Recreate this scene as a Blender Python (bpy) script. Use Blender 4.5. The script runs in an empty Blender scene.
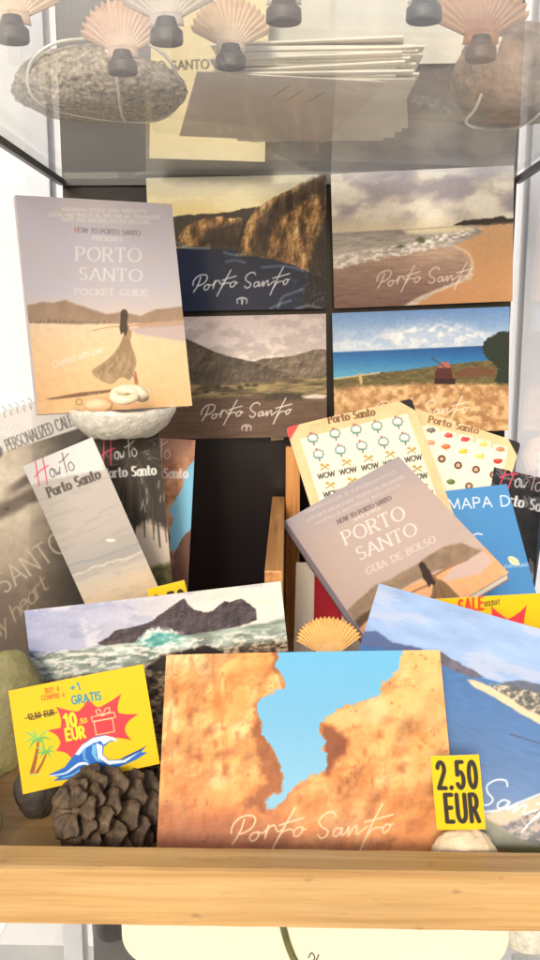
import bpy, bmesh, math, random
import numpy as np
from mathutils import Vector, Matrix, noise as mnoise
from math import sin, cos, pi, radians, atan, exp

S = bpy.context.scene
C = S.collection
random.seed(5)

# ------------------------------------------------------------------ camera, light, exposure
YAW, PITCH, FOC = radians(1.3), atan(146 / 838), 838.0     # focal length in pixels of a 540 px wide picture
EYE = Vector((0, 0, .27))
cam_data = bpy.data.cameras.new('camera')
cam = bpy.data.objects.new('camera', cam_data); C.objects.link(cam)
cam.location = EYE
cam.rotation_euler = (pi / 2 - PITCH, 0, YAW)
cam_data.sensor_fit = 'HORIZONTAL'; cam_data.sensor_width = 36; cam_data.lens = 36 * FOC / 540
cam_data.clip_start = .01; cam_data.clip_end = 200
S.camera = cam

SUN_EL, SUN_AZ = radians(24), radians(191)                  # azimuth measured from +Y towards +X
W = bpy.data.worlds.new('World'); S.world = W; W.use_nodes = True
nt = W.node_tree; nt.nodes.clear()
sky = nt.nodes.new('ShaderNodeTexSky'); sky.sky_type = 'NISHITA'; sky.sun_disc = False
sky.sun_elevation = SUN_EL; sky.sun_rotation = SUN_AZ; sky.dust_density = 3.0; sky.air_density = 1.0
bg = nt.nodes.new('ShaderNodeBackground'); bg.inputs[1].default_value = .12
wo = nt.nodes.new('ShaderNodeOutputWorld')
nt.links.new(sky.outputs[0], bg.inputs[0]); nt.links.new(bg.outputs[0], wo.inputs[0])
sd = bpy.data.lights.new('sun', 'SUN'); sd.energy = 1.5; sd.angle = radians(13); sd.color = (1, .95, .88)
sun = bpy.data.objects.new('sun', sd); C.objects.link(sun); sun.location = (0, -2, 3)
sun.rotation_euler = (Vector((-sin(SUN_AZ) * cos(SUN_EL), -cos(SUN_AZ) * cos(SUN_EL), -sin(SUN_EL)))).to_track_quat('-Z', 'Y').to_euler()
S.view_settings.view_transform = 'Standard'; S.view_settings.look = 'None'
S.view_settings.exposure = .40; S.view_settings.gamma = 1

# ------------------------------------------------------------------ small helpers
def lin(c):
    c = np.asarray(c, float) / 255
    return np.where(c <= .04045, c / 12.92, ((c + .055) / 1.055) ** 2.4)
def rgb(*c): return (*lin(c), 1)

def mat(name, color, rough=.5, spec=.5, coat=0, metal=0, var=0, scale=30, bump=0, bscale=200, attr=None, stretch=None, color2=None, sheen=0):
    m = bpy.data.materials.new(name); m.use_nodes = True
    n = m.node_tree; p = n.nodes['Principled BSDF']; L = n.links.new
    p.inputs['Roughness'].default_value = rough; p.inputs['Specular IOR Level'].default_value = spec
    p.inputs['Metallic'].default_value = metal; p.inputs['Coat Weight'].default_value = coat
    p.inputs['Coat Roughness'].default_value = .12
    tc = n.nodes.new('ShaderNodeTexCoord'); mp = n.nodes.new('ShaderNodeMapping'); L(tc.outputs['Object'], mp.inputs[0])
    if stretch: mp.inputs['Scale'].default_value = stretch
    if attr:
        a = n.nodes.new('ShaderNodeAttribute'); a.attribute_name = attr; src = a.outputs['Color']
    else:
        r = n.nodes.new('ShaderNodeRGB'); r.outputs[0].default_value = color; src = r.outputs[0]
    if color2:
        nz = n.nodes.new('ShaderNodeTexNoise'); nz.inputs['Scale'].default_value = scale; nz.inputs['Detail'].default_value = 8
        nz.inputs['Roughness'].default_value = .65; L(mp.outputs[0], nz.inputs[0])
        cr = n.nodes.new('ShaderNodeValToRGB'); cr.color_ramp.elements[0].position = .36; cr.color_ramp.elements[1].position = .64; L(nz.outputs[0], cr.inputs[0])
        mx = n.nodes.new('ShaderNodeMix'); mx.data_type = 'RGBA'; L(cr.outputs[0], mx.inputs[0]); L(src, mx.inputs[6]); mx.inputs[7].default_value = color2; src = mx.outputs[2]
    if var:
        nz = n.nodes.new('ShaderNodeTexNoise'); nz.inputs['Scale'].default_value = scale * 1.7; nz.inputs['Detail'].default_value = 6; L(mp.outputs[0], nz.inputs[0])
        mr = n.nodes.new('ShaderNodeMapRange'); mr.inputs[1].default_value = .3; mr.inputs[2].default_value = .7; mr.inputs[3].default_value = 1 - var; mr.inputs[4].default_value = 1 + var; L(nz.outputs[0], mr.inputs[0])
        mx = n.nodes.new('ShaderNodeMix'); mx.data_type = 'RGBA'; mx.blend_type = 'MULTIPLY'; mx.inputs[0].default_value = 1
        L(src, mx.inputs[6]); L(mr.outputs[0], mx.inputs[7]); src = mx.outputs[2]
    L(src, p.inputs['Base Color'])
    if bump:
        nz = n.nodes.new('ShaderNodeTexNoise'); nz.inputs['Scale'].default_value = bscale; nz.inputs['Detail'].default_value = 6; L(mp.outputs[0], nz.inputs[0])
        b = n.nodes.new('ShaderNodeBump'); b.inputs['Strength'].default_value = bump; b.inputs['Distance'].default_value = .002
        L(nz.outputs[0], b.inputs['Height']); L(b.outputs[0], p.inputs['Normal'])
    return m

def wood_mat(name, c1, c2, c3, axis):
    """planks of pale wood: long grain along AXIS (0, 1 or 2), fine pores, a few darker streaks"""
    m = bpy.data.materials.new(name); m.use_nodes = True
    n = m.node_tree; p = n.nodes['Principled BSDF']; L = n.links.new
    tc = n.nodes.new('ShaderNodeTexCoord'); mp = n.nodes.new('ShaderNodeMapping'); L(tc.outputs['Object'], mp.inputs[0])
    sc = [60, 60, 60]; sc[axis] = 2.6; mp.inputs['Scale'].default_value = sc
    a = n.nodes.new('ShaderNodeTexNoise'); a.inputs['Scale'].default_value = 2.2; a.inputs['Detail'].default_value = 9; a.inputs['Distortion'].default_value = .7; L(mp.outputs[0], a.inputs[0])
    r = n.nodes.new('ShaderNodeValToRGB'); e = r.color_ramp.elements
    e[0].position = .3; e[0].color = c3; e[1].position = .72; e[1].color = c1; k = e.new(.48); k.color = c2; L(a.outputs[0], r.inputs[0])
    mp2 = n.nodes.new('ShaderNodeMapping'); L(tc.outputs['Object'], mp2.inputs[0]); s2 = [420, 420, 420]; s2[axis] = 14; mp2.inputs['Scale'].default_value = s2
    b = n.nodes.new('ShaderNodeTexNoise'); b.inputs['Scale'].default_value = 1.5; b.inputs['Detail'].default_value = 4; L(mp2.outputs[0], b.inputs[0])
    mr = n.nodes.new('ShaderNodeMapRange'); mr.inputs[1].default_value = .35; mr.inputs[2].default_value = .6; mr.inputs[3].default_value = .92; mr.inputs[4].default_value = 1.02; L(b.outputs[0], mr.inputs[0])
    mx = n.nodes.new('ShaderNodeMix'); mx.data_type = 'RGBA'; mx.blend_type = 'MULTIPLY'; mx.inputs[0].default_value = 1
    L(r.outputs[0], mx.inputs[6]); L(mr.outputs[0], mx.inputs[7])
    def layer(src, scale, detail, lo, hi, dark, stretch):
        q = n.nodes.new('ShaderNodeMapping'); q.inputs['Scale'].default_value = stretch; L(tc.outputs['Object'], q.inputs[0])
        z = n.nodes.new('ShaderNodeTexNoise'); z.inputs['Scale'].default_value = scale; z.inputs['Detail'].default_value = detail; L(q.outputs[0], z.inputs[0])
        w = n.nodes.new('ShaderNodeMapRange'); w.inputs[1].default_value = lo; w.inputs[2].default_value = hi; w.inputs[3].default_value = 1; w.inputs[4].default_value = dark; L(z.outputs[0], w.inputs[0])
        y = n.nodes.new('ShaderNodeMix'); y.data_type = 'RGBA'; y.blend_type = 'MULTIPLY'; y.inputs[0].default_value = 1; L(src, y.inputs[6]); L(w.outputs[0], y.inputs[7]); return y.outputs[2]
    st = [1, 1, 1]; st[axis] = .35; st2 = [1, 1, 1]; st2[axis] = .12
    o1 = layer(mx.outputs[2], 22, 3, .35, .7, .88, st); o1 = layer(o1, 160, 2, .68, .78, .62, st); o1 = layer(o1, 420, 3, .62, .75, .8, st2)
    L(o1, p.inputs['Base Color'])
    p.inputs['Roughness'].default_value = .5; p.inputs['Coat Weight'].default_value = .15
    bu = n.nodes.new('ShaderNodeBump'); bu.inputs['Strength'].default_value = .25; bu.inputs['Distance'].default_value = .0006; L(b.outputs[0], bu.inputs['Height']); L(bu.outputs[0], p.inputs['Normal'])
    return m

def glass_mat(name, tint, f0=.04, k=.96, veil=0.):
    """thin clear pane: what is behind, plus a mirror image that grows towards grazing view"""
    m = bpy.data.materials.new(name); m.use_nodes = True
    n = m.node_tree; n.nodes.clear(); L = n.links.new
    out = n.nodes.new('ShaderNodeOutputMaterial'); mix = n.nodes.new('ShaderNodeMixShader')
    t = n.nodes.new('ShaderNodeBsdfTransparent'); t.inputs[0].default_value = tint
    g = n.nodes.new('ShaderNodeBsdfGlossy'); g.inputs['Roughness'].default_value = .015
    geo = n.nodes.new('ShaderNodeNewGeometry'); d = n.nodes.new('ShaderNodeVectorMath'); d.operation = 'DOT_PRODUCT'
    L(geo.outputs['Normal'], d.inputs[0]); L(geo.outputs['Incoming'], d.inputs[1])
    def M(op, a, b=None):
        q = n.nodes.new('ShaderNodeMath'); q.operation = op
        for i, v in enumerate((a, b)):
            if v is None: continue
            if isinstance(v, (int, float)): q.inputs[i].default_value = v
            else: L(v, q.inputs[i])
        return q.outputs[0]
    fr = M('ADD', M('MULTIPLY', M('POWER', M('SUBTRACT', 1, M('ABSOLUTE', d.outputs['Value'])), 5), k), f0)
    src = t.outputs[0]
    if veil:                                    # pale scattering film added to imitate haze reflected in the glass
        tl = n.nodes.new('ShaderNodeBsdfTranslucent'); df = n.nodes.new('ShaderNodeBsdfDiffuse'); ad = n.nodes.new('ShaderNodeMixShader'); dm = n.nodes.new('ShaderNodeMixShader')
        for q in (tl, df): q.inputs[0].default_value = (.92, .9, .86, 1)
        tc = n.nodes.new('ShaderNodeTexCoord'); nz = n.nodes.new('ShaderNodeTexNoise'); nz.inputs['Scale'].default_value = 14; nz.inputs['Detail'].default_value = 5; L(tc.outputs['Object'], nz.inputs[0])
        L(tl.outputs[0], ad.inputs[1]); L(df.outputs[0], ad.inputs[2]); L(M('MULTIPLY', M('ADD', nz.outputs[0], .5), veil), dm.inputs[0]); L(src, dm.inputs[1]); L(ad.outputs[0], dm.inputs[2]); src = dm.outputs[0]
    L(fr, mix.inputs[0]); L(src, mix.inputs[1]); L(g.outputs[0], mix.inputs[2]); L(mix.outputs[0], out.inputs[0])
    return m

def tag(o, label=None, cat=None, group=None, kind=None):
    if label: o['label'] = label
    if cat: o['category'] = cat
    if group: o['group'] = group
    if kind: o['kind'] = kind
    return o

def link(name, me, m, parent=None, mw=None, smooth=False):
    o = bpy.data.objects.new(name, me); C.objects.link(o)
    if m is not None: me.materials.append(m)
    if parent is not None: o.parent = parent
    if mw is not None: o.matrix_world = mw
    if smooth: me.polygons.foreach_set('use_smooth', [True] * len(me.polygons))
    return o

def empty(name, loc, label, cat, group=None, mw=None):
    o = bpy.data.objects.new(name, None); C.objects.link(o); o.location = loc
    o.empty_display_size = .01
    if mw is not None: o.matrix_world = mw
    return tag(o, label, cat, group)

def from_bm(name, bm, m, parent=None, smooth=False, mw=None):
    bmesh.ops.recalc_face_normals(bm, faces=bm.faces)
    me = bpy.data.meshes.new(name); bm.to_mesh(me); bm.free()
    return link(name, me, m, parent, mw, smooth)

def box_bm(x0, x1, y0, y1, z0, z1, bev=.0006, bm=None, segs=2):
    b = bmesh.new()
    bmesh.ops.create_cube(b, size=1)
    for v in b.verts: v.co = Vector(((x0 + x1) / 2 + v.co.x * (x1 - x0), (y0 + y1) / 2 + v.co.y * (y1 - y0), (z0 + z1) / 2 + v.co.z * (z1 - z0)))
    if bev: bmesh.ops.bevel(b, geom=b.edges[:], offset=bev, segments=segs, affect='EDGES', profile=.7)
    if bm is None: return b
    me = bpy.data.meshes.new('tmp'); b.to_mesh(me); b.free(); bm.from_mesh(me); bpy.data.meshes.remove(me)
    return bm

def box(name, x0, x1, y0, y1, z0, z1, m, parent=None, bev=.0006):
    return from_bm(name, box_bm(x0, x1, y0, y1, z0, z1, bev), m, parent)

def lathe_bm(prof, n=48, squash=1.0):
    bm = bmesh.new(); rings = []
    for r, z in prof:
        rings.append([bm.verts.new((r * cos(2 * pi * i / n), r * squash * sin(2 * pi * i / n), z)) for i in range(n)] if r > 1e-6 else [bm.verts.new((0, 0, z))])
    for a, b in zip(rings, rings[1:]):
        for i in range(n):
            j = (i + 1) % n
            if len(a) == 1 and len(b) == 1: continue
            if len(a) == 1: bm.faces.new((a[0], b[j], b[i]))
            elif len(b) == 1: bm.faces.new((a[i], a[j], b[0]))
            else: bm.faces.new((a[i], a[j], b[j], b[i]))
    return bm

def tube_bm(pts, r, n=8, bm=None, cyclic=False):
    bm = bm or bmesh.new(); pts = [Vector(p) for p in pts]; rings = []; up = Vector((0.3, .2, .93))
    N = len(pts)
    for i, p in enumerate(pts):
        t = (pts[(i + 1) % N if cyclic else min(i + 1, N - 1)] - pts[(i - 1) % N if cyclic else max(i - 1, 0)]).normalized()
        a = t.cross(up)
        if a.length < .1: a = t.cross(Vector((1, 0, 0)))
        a.normalize(); b = t.cross(a)
        rr = r[i] if isinstance(r, (list, tuple)) else r
        rings.append([bm.verts.new(p + (a * cos(2 * pi * k / n) + b * sin(2 * pi * k / n)) * rr) for k in range(n)])
    for i in range(N if cyclic else N - 1):
        A, B = rings[i], rings[(i + 1) % N]
        for k in range(n): bm.faces.new((A[k], A[(k + 1) % n], B[(k + 1) % n], B[k]))
    if not cyclic: bm.faces.new(rings[0][::-1]); bm.faces.new(rings[-1])
    return bm

def smooth_path(pts, k=8, cyclic=False):
    P = [np.array(p, float) for p in pts]; N = len(P); out = []
    g = (lambda i: P[i % N]) if cyclic else (lambda i: P[min(max(i, 0), N - 1)])
    for i in range(N if cyclic else N - 1):
        a, b, c, d = g(i - 1), g(i), g(i + 1), g(i + 2)
        for j in range(k):
            t = j / k
            out.append(.5 * ((2 * b) + (c - a) * t + (2 * a - 5 * b + 4 * c - d) * t * t + (3 * b - a - 3 * c + d) * t ** 3))
    if not cyclic: out.append(P[-1])
    return out

def stone_bm(rx, ry, rz, seed, amp=.12, freq=1.3, sub=5, fine=.02, flat=None):
    bm = bmesh.new(); bmesh.ops.create_icosphere(bm, subdivisions=sub, radius=1)
    o = Vector((seed * 7.3, seed * 3.1, seed * 1.7))
    for v in bm.verts:
        d = v.co.normalized()
        s = 1 + amp * mnoise.noise(d * freq + o) + amp * .4 * mnoise.noise(d * freq * 2.7 + o) + fine * mnoise.noise(d * 11 + o) + fine * .6 * mnoise.noise(d * 25 + o)
        q = Vector((d.x * rx * s, d.y * ry * s, d.z * rz * s))
        if flat is not None and q.z < -flat: q.z = -flat + (q.z + flat) * .12
        v.co = q
    return bm

# ------------------------------------------------------------------ printing: each print is computed on a grid and stored with its sheet
rngs = {}
def vnoise(X, Y, seed):
    xi = np.floor(X).astype(np.int64); yi = np.floor(Y).astype(np.int64); fx = X - xi; fy = Y - yi
    fx = fx * fx * (3 - 2 * fx); fy = fy * fy * (3 - 2 * fy)
    if seed not in rngs: rngs[seed] = np.random.RandomState(seed).rand(256, 256)
    T = rngs[seed]
    g = lambda a, b: T[a & 255, b & 255]
    return (g(xi, yi) * (1 - fx) + g(xi + 1, yi) * fx) * (1 - fy) + (g(xi, yi + 1) * (1 - fx) + g(xi + 1, yi + 1) * fx) * fy

def fbm(X, Y, f=1., oc=5, seed=1, sx=1., sy=1., gain=.55):
    s = 0; a = 1.; t = 0; X = X * f * sx + 31.7; Y = Y * f * sy + 17.3
    for i in range(oc):
        s = s + a * vnoise(X, Y, seed + i); t += a; a *= gain; X, Y = (X * .82 - Y * .57) * 2.03 + 5.2, (X * .57 + Y * .82) * 2.03 + 9.1
    return s / t

def sst(a, b, x):
    t = np.clip((x - a) / (b - a), 0, 1); return t * t * (3 - 2 * t)

def arc(cx, cy, rx, ry, a0, a1, n=18):
    return [(cx + rx * cos(radians(a0 + (a1 - a0) * i / n)), cy + ry * sin(radians(a0 + (a1 - a0) * i / n))) for i in range(n + 1)]
G = {}
def glyph(ch, w, s):
    st = []
    for part in s.split(';'):
        if not part: continue
        if part[0] == '@': st.append(arc(*[float(q) for q in part[1:].split()]))
        else:
            q = [float(x) for x in part.split()]; st.append(list(zip(q[0::2], q[1::2])))
    G[ch] = (w, st)
for row in '''A|.74|0 0 .37 1 .74 0;.13 .34 .61 .34
B|.56|0 0 0 1;0 1 .28 1;0 .53 .3 .53;0 0 .3 0;@.28 .765 .26 .235 90 -90;@.3 .265 .27 .265 90 -90
C|.72|@.42 .5 .42 .5 45 315
D|.7|0 0 0 1;0 1 .25 1;0 0 .25 0;@.25 .5 .45 .5 90 -90
E|.5|0 0 0 1;0 1 .5 1;0 .52 .42 .52;0 0 .5 0
F|.48|0 0 0 1;0 1 .5 1;0 .52 .42 .52
G|.8|@.42 .5 .42 .5 45 345;.5 .42 .82 .42
H|.66|0 0 0 1;.66 0 .66 1;0 .52 .66 .52
I|.02|0 0 0 1
J|.42|.42 1 .42 .24;@.21 .24 .21 .24 0 -160
K|.6|0 0 0 1;.58 1 0 .42;.2 .6 .62 0
L|.46|0 1 0 0;0 0 .46 0
M|.86|0 0 .06 1;.06 1 .43 .12;.43 .12 .8 1;.8 1 .86 0
N|.68|0 0 0 1;0 1 .68 0;.68 0 .68 1
O|.86|@.43 .5 .43 .5 0 360
P|.53|0 0 0 1;0 1 .27 1;0 .47 .27 .47;@.27 .735 .26 .265 90 -90
R|.6|0 0 0 1;0 1 .27 1;0 .47 .27 .47;@.27 .735 .26 .265 90 -90;.27 .47 .6 0
S|.5|@.26 .75 .23 .25 40 270;@.26 .25 .25 .25 90 -140
T|.62|0 1 .62 1;.31 0 .31 1
U|.64|0 1 0 .32;.64 1 .64 .32;@.32 .32 .32 .32 180 360
V|.7|0 1 .35 0 .7 1
W|1.05|0 1 .26 0;.26 0 .52 .95;.52 .95 .78 0;.78 0 1.05 1
Y|.64|0 1 .32 .48;.64 1 .32 .48;.32 .48 .32 0
Z|.56|0 1 .56 1;.56 1 0 0;0 0 .56 0
0|.54|@.27 .5 .27 .5 0 360
1|.26|0 .82 .22 1;.22 1 .22 0
2|.52|@.26 .74 .25 .26 170 -35;.46 .58 0 0;0 0 .52 0
4|.54|.38 0 .38 1;.38 1 0 .28;0 .28 .54 .28
5|.5|.46 1 .06 1;.06 1 .04 .55;@.24 .31 .25 .31 140 -150
.|.06|0 0 .03 .03
,|.06|.03 .03 -.02 -.14
+|.5|0 .5 .5 .5;.25 .25 .25 .75
-|.4|0 .45 .4 .45
a|.54|.52 .66 .52 0;@.27 .31 .26 .33 0 360
c|.5|@.3 .33 .3 .33 50 310
d|.54|.52 0 .52 1;@.27 .32 .26 .33 0 360
e|.56|@.28 .33 .28 .33 -40 -360;0 .36 .56 .36
f|.34|.14 0 .14 .8;@.28 .8 .14 .2 180 60;0 .62 .34 .62
h|.5|0 0 0 1;@.25 .42 .25 .24 180 0;.5 .42 .5 0
i|.02|0 0 0 .66;0 .88 0 .92
l|.02|0 0 0 1
m|.8|0 0 0 .66;@.2 .44 .2 .22 180 0;.4 .44 .4 0;@.6 .44 .2 .22 180 0;.8 .44 .8 0
n|.5|0 0 0 .66;@.25 .42 .25 .24 180 0;.5 .42 .5 0
o|.6|@.3 .33 .3 .33 0 360
r|.34|0 0 0 .66;@.2 .42 .2 .24 180 50
s|.36|@.19 .5 .16 .17 40 270;@.19 .17 .18 .17 90 -140
t|.36|.14 .95 .14 .14;0 .66 .36 .66;@.28 .14 .14 .14 180 310
v|.5|0 .66 .25 0 .5 .66
w|.76|0 .66 .19 0 .38 .6 .57 0 .76 .66
y|.5|0 .66 .26 .04;.5 .66 .1 -.32'''.split('\n'):
    glyph(*[(float(q) if i == 1 else q) for i, q in enumerate(row.split('|'))])

SIG = [  # a handwritten place name, traced as pen strokes (x right, y down)
 [(62,70),(45,110),(21,144)], [(20,110),(27,85),(52,63),(82,58),(95,70),(82,96),(52,112),(42,110)],
 [(100,108),(84,112),(75,124),(80,135),(94,130),(102,116),(98,108),(114,112),(130,98)],
 [(134,88),(127,108),(120,128)], [(123,116),(131,101),(142,91),(151,90),(154,96)], [(154,96),(160,108),(172,104),(184,92)],
 [(216,38),(186,86),(154,138),(137,168)], [(166,90),(200,80),(240,70)], [(162,126),(172,112),(192,103),(207,106),(208,122),(218,124),(232,112),(236,100),(224,97),(210,106)], [(232,104),(245,104)],
 [(337,66),(328,54),(304,60),(286,80),(292,97),(310,110),(304,126),(288,132),(279,122)],
 [(352,104),(338,103),(326,116),(330,128),(344,120),(354,103),(350,124),(362,118),(374,100),(371,126),(386,104),(398,98),(396,122),(410,114),(430,100)],
 [(479,33),(452,78),(424,130),(404,170)], [(422,86),(460,78),(508,66)], [(420,138),(440,112),(458,104),(474,106),(476,120),(488,116),(498,102),(492,94),(480,100),(474,108)], [(497,98),(506,94)]]

PRINT_ALB = .86
class Sheet:
    """a printed sheet: its pose, its size and the picture on it. Picture coordinates are design units laid out on the sheet."""
    def __init__(s, pose, cell, base=(255, 255, 255)):
        X, Y, Z, yaw, lean, roll, s.w, s.h = pose
        s.M = Matrix.Translation((X, Y, Z)) @ Matrix.Rotation(yaw, 4, 'Z') @ Matrix.Rotation(pi / 2 - lean, 4, 'X') @ Matrix.Rotation(roll, 4, 'Z')
        s.nx = max(8, int(s.w / cell) + 1); s.ny = max(8, int(s.h / cell) + 1)
        s.U, s.V = np.meshgrid(np.linspace(0, 1, s.nx), np.linspace(0, 1, s.ny))
        s.LX = (s.U - .5) * s.w; s.LY = s.V * s.h
        D = s.design(s.LX, s.LY); s.X, s.Y = D
        s.c = np.ones((s.ny, s.nx, 3)) * np.array(base, float)
        a = s.design(np.array([0., .001]), np.array([s.h * .5] * 2)); s.aa = max(.35, .6 * cell * 1000 * float(np.hypot(a[0][1] - a[0][0], a[1][1] - a[1][0])))
        s.fx, s.fy = s.LX * 100, s.LY * 100       # centimetres on the sheet, for grain and noise
    def design(s, lx, ly):
        R = np.array(s.M.to_3x3()); p = np.stack([lx, ly, 0 * lx], -1) @ R.T + np.array(s.M.translation) - np.array(EYE)
        RC = np.array((Matrix.Rotation(YAW, 3, 'Z') @ Matrix.Rotation(pi / 2 - PITCH, 3, 'X'))); q = p @ RC
        return 270 + FOC * q[..., 0] / -q[..., 2], 480 - FOC * q[..., 1] / -q[..., 2]
    def n(s, f=1., oc=5, seed=1, sx=1., sy=1., gain=.55): return fbm(s.fx, s.fy, f, oc, seed, sx, sy, gain)
    def relief(s, f, seed, k, oc=6, sx=1., sy=1., dx=-.05, dy=.06, gain=.6):
        """the look of a photographed rough surface: a height field seen under slanting daylight"""
        d = .35 / f
        return np.clip(1 + k * (fbm(s.fx + dx * d * 6, s.fy + dy * d * 6, f, oc, seed, sx, sy, gain) - fbm(s.fx, s.fy, f, oc, seed, sx, sy, gain)), .45, 1.28)[..., None]
    def mix(s, m, col, sel=None):
        col = np.asarray(col, float)
        m = m[..., None]
        if sel is None: s.c = s.c * (1 - m) + col * m
        else: s.c[sel] = s.c[sel] * (1 - m) + (col if col.ndim < 3 else col[sel]) * m
    def ramp(s, ys, cols, jag=0, axis='Y', slope=0):
        t = (s.Y if axis == 'Y' else s.X) - slope * (s.X if axis == 'Y' else s.Y)
        if jag: t = t + jag * (s.n(1.2, 5, 77) - .5)
        return np.stack([np.interp(t, ys, [c[i] for c in cols]) for i in range(3)], -1)
    def sel(s, pts, pad):
        P = np.asarray(pts, float); lo = P.min(0) - pad; hi = P.max(0) + pad
        m = (s.X >= lo[0]) & (s.X <= hi[0]) & (s.Y >= lo[1]) & (s.Y <= hi[1])
        r = np.any(m, 1); c = np.any(m, 0)
        if not r.any(): return None
        r = np.where(r)[0]; c = np.where(c)[0]
        return (slice(r[0], r[-1] + 1), slice(c[0], c[-1] + 1))
    def mask(s, pts, soft=None, jag=0, jf=3., seed=9):
        soft = soft or s.aa; k = s.sel(pts, soft * 2 + jag + 1)
        if k is None: return None, None
        X, Y = s.X[k], s.Y[k]
        if jag:
            X = X + jag * 2 * (fbm(s.fx[k], s.fy[k], jf, 4, seed) - .5); Y = Y + jag * 2 * (fbm(s.fx[k], s.fy[k], jf, 4, seed + 40) - .5)
        ins = np.zeros(X.shape, bool); d = np.full(X.shape, 1e9); P = list(pts)
        for (x0, y0), (x1, y1) in zip(P, P[1:] + P[:1]):
            dx, dy = x1 - x0, y1 - y0
            if dy: ins ^= ((y0 > Y) != (y1 > Y)) & (X < dx * (Y - y0) / dy + x0)
            t = np.clip(((X - x0) * dx + (Y - y0) * dy) / (dx * dx + dy * dy + 1e-12), 0, 1)
            d = np.minimum(d, (X - x0 - t * dx) ** 2 + (Y - y0 - t * dy) ** 2)
        d = np.sqrt(d) * np.where(ins, 1, -1)
        return k, np.clip(.5 + d / (2 * soft), 0, 1)
    def poly(s, pts, col, soft=None, jag=0, jf=3., seed=9, alpha=1., curve=False):
        if curve: pts = [tuple(p) for p in smooth_path(pts, 5, True)]
        k, m = s.mask(pts, soft, jag, jf, seed)
        if k is not None: s.mix(m * alpha, col, k)
    def ell(s, x, y, rx, ry, col, soft=None, alpha=1., jag=0, jf=3.): s.poly(arc(x, y, rx, ry, 0, 360, 20)[:-1], col, soft, jag, jf, alpha=alpha)
    def stroke(s, pts, w, col, nib=None, alpha=1., curve=False, soft=None):
        if curve and len(pts) > 2: pts = [tuple(p) for p in smooth_path(pts, 5)]
        aa = soft or s.aa; w = np.interp(np.linspace(0, 1, len(pts)), np.linspace(0, 1, np.size(w)), np.atleast_1d(w)) if np.size(w) > 1 else np.full(len(pts), float(np.ravel(w)[0])); k = s.sel(pts, float(max(w)) + aa * 2)
        if k is None: return
        X, Y = s.X[k], s.Y[k]; best = np.full(X.shape, -1e9)
        for (x0, y0), (x1, y1), r0, r1 in zip(pts, pts[1:], w, w[1:]):
            dx, dy = x1 - x0, y1 - y0; t = np.clip(((X - x0) * dx + (Y - y0) * dy) / (dx * dx + dy * dy + 1e-12), 0, 1)
            best = np.maximum(best, (r0 + (r1 - r0) * t) / 2 - np.hypot(X - x0 - t * dx, Y - y0 - t * dy))
        s.mix(np.clip(.5 + best / (2 * aa), 0, 1) * alpha * min(1, float(max(w)) / (1.2 * aa)), col, k)
    def text(s, txt, p0, p1, h, col, w=.11, thin=None, xs=1., gap=.2, serif=False, slant=0., alpha=1., up=None):
        """TXT along the baseline p0-p1, letters H high; W the pen's width (in letter heights), THIN its width across"""
        thin = w if thin is None else thin
        adv = 0; lay = []
        for ch in txt:
            if ch == ' ': adv += .34 * xs + gap; continue
            g = G[ch]; lay.append((adv, g)); adv += g[0] * xs + gap
        adv -= gap
        p0 = np.array(p0, float); e = (np.array(p1, float) - p0) / adv
        if up is None:
            ex = e / np.hypot(*e); f = np.array([ex[1], -ex[0]])
        else: f = np.array(up, float) / np.hypot(*up)
        f = f * h
        k = s.sel([p0, p1, p0 + f * 1.3, np.array(p1) + f * 1.3, p0 - f * .4, np.array(p1) - f * .4], h * .5 + 2)
        if k is None: return
        det = e[0] * f[1] - e[1] * f[0]; rx, ry = s.X[k] - p0[0], s.Y[k] - p0[1]
        A = (rx * f[1] - ry * f[0]) / det; B = (e[0] * ry - e[1] * rx) / det     # A: along (adv units), B: up (letter heights)
        A = A - slant * B; asp = np.hypot(*e) / h; A = A * asp                    # both in letter heights now
        ia, ib = w / 2, thin / 2; sc = min(ia, ib); aa = s.aa / h; best = np.full(A.shape, -1e9)
        def seg(x0, y0, x1, y1, a, b):
            nonlocal best
            X0, X1 = x0 * asp / a, x1 * asp / a; Y0, Y1 = y0 / b, y1 / b; dx, dy = X1 - X0, Y1 - Y0
            m = (A > min(x0, x1) * asp - 2 * a - 2 * aa) & (A < max(x0, x1) * asp + 2 * a + 2 * aa)
            if not m.any(): return
            xa, yb = A[m] / a - X0, B[m] / b - Y0; t = np.clip((xa * dx + yb * dy) / (dx * dx + dy * dy + 1e-12), 0, 1)
            best[m] = np.maximum(best[m], (1 - np.hypot(xa - t * dx, yb - t * dy)) * min(a, b))
        for ofs, (gw, st) in lay:
            for q in st:
                q = [(ofs + x * xs, y) for x, y in q]
                for (x0, y0), (x1, y1) in zip(q, q[1:]): seg(x0, y0, x1, y1, ia, ib)
                if serif and len(q) < 6:
                    for (x, y), (x2, y2) in ((q[0], q[1]), (q[-1], q[-2])):
                        if min(abs(y), abs(y - 1), abs(y - .66)) < .02 and abs(y2 - y) > .2:
                            d = .13 / asp; seg(x - d, y, x + d, y, ib, ib)
                        elif abs(y - y2) < .02 and abs(x - x2) > .3 * xs and min(abs(y), abs(y - 1)) < .02:
                            seg(x, y, x, y + (.16 if y < .5 else -.16), ib, ib)
        s.mix(np.clip(.5 + best / (2 * aa), 0, 1) * alpha, col, k)
    def sign(s, p0, p1, col, w, tilt=0, alpha=1.):
        """the handwritten place name between p0 and p1"""
        p0 = np.array(p0, float); e = (np.array(p1, float) - p0) / 488.; f = np.array([-e[1], e[0]])
        for st in SIG:
            s.stroke([tuple(p0 + e * (x - 20) + f * (y - 118 + .03 * (x - 20))) for x, y in st], w, col, curve=True, alpha=alpha)
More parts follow.
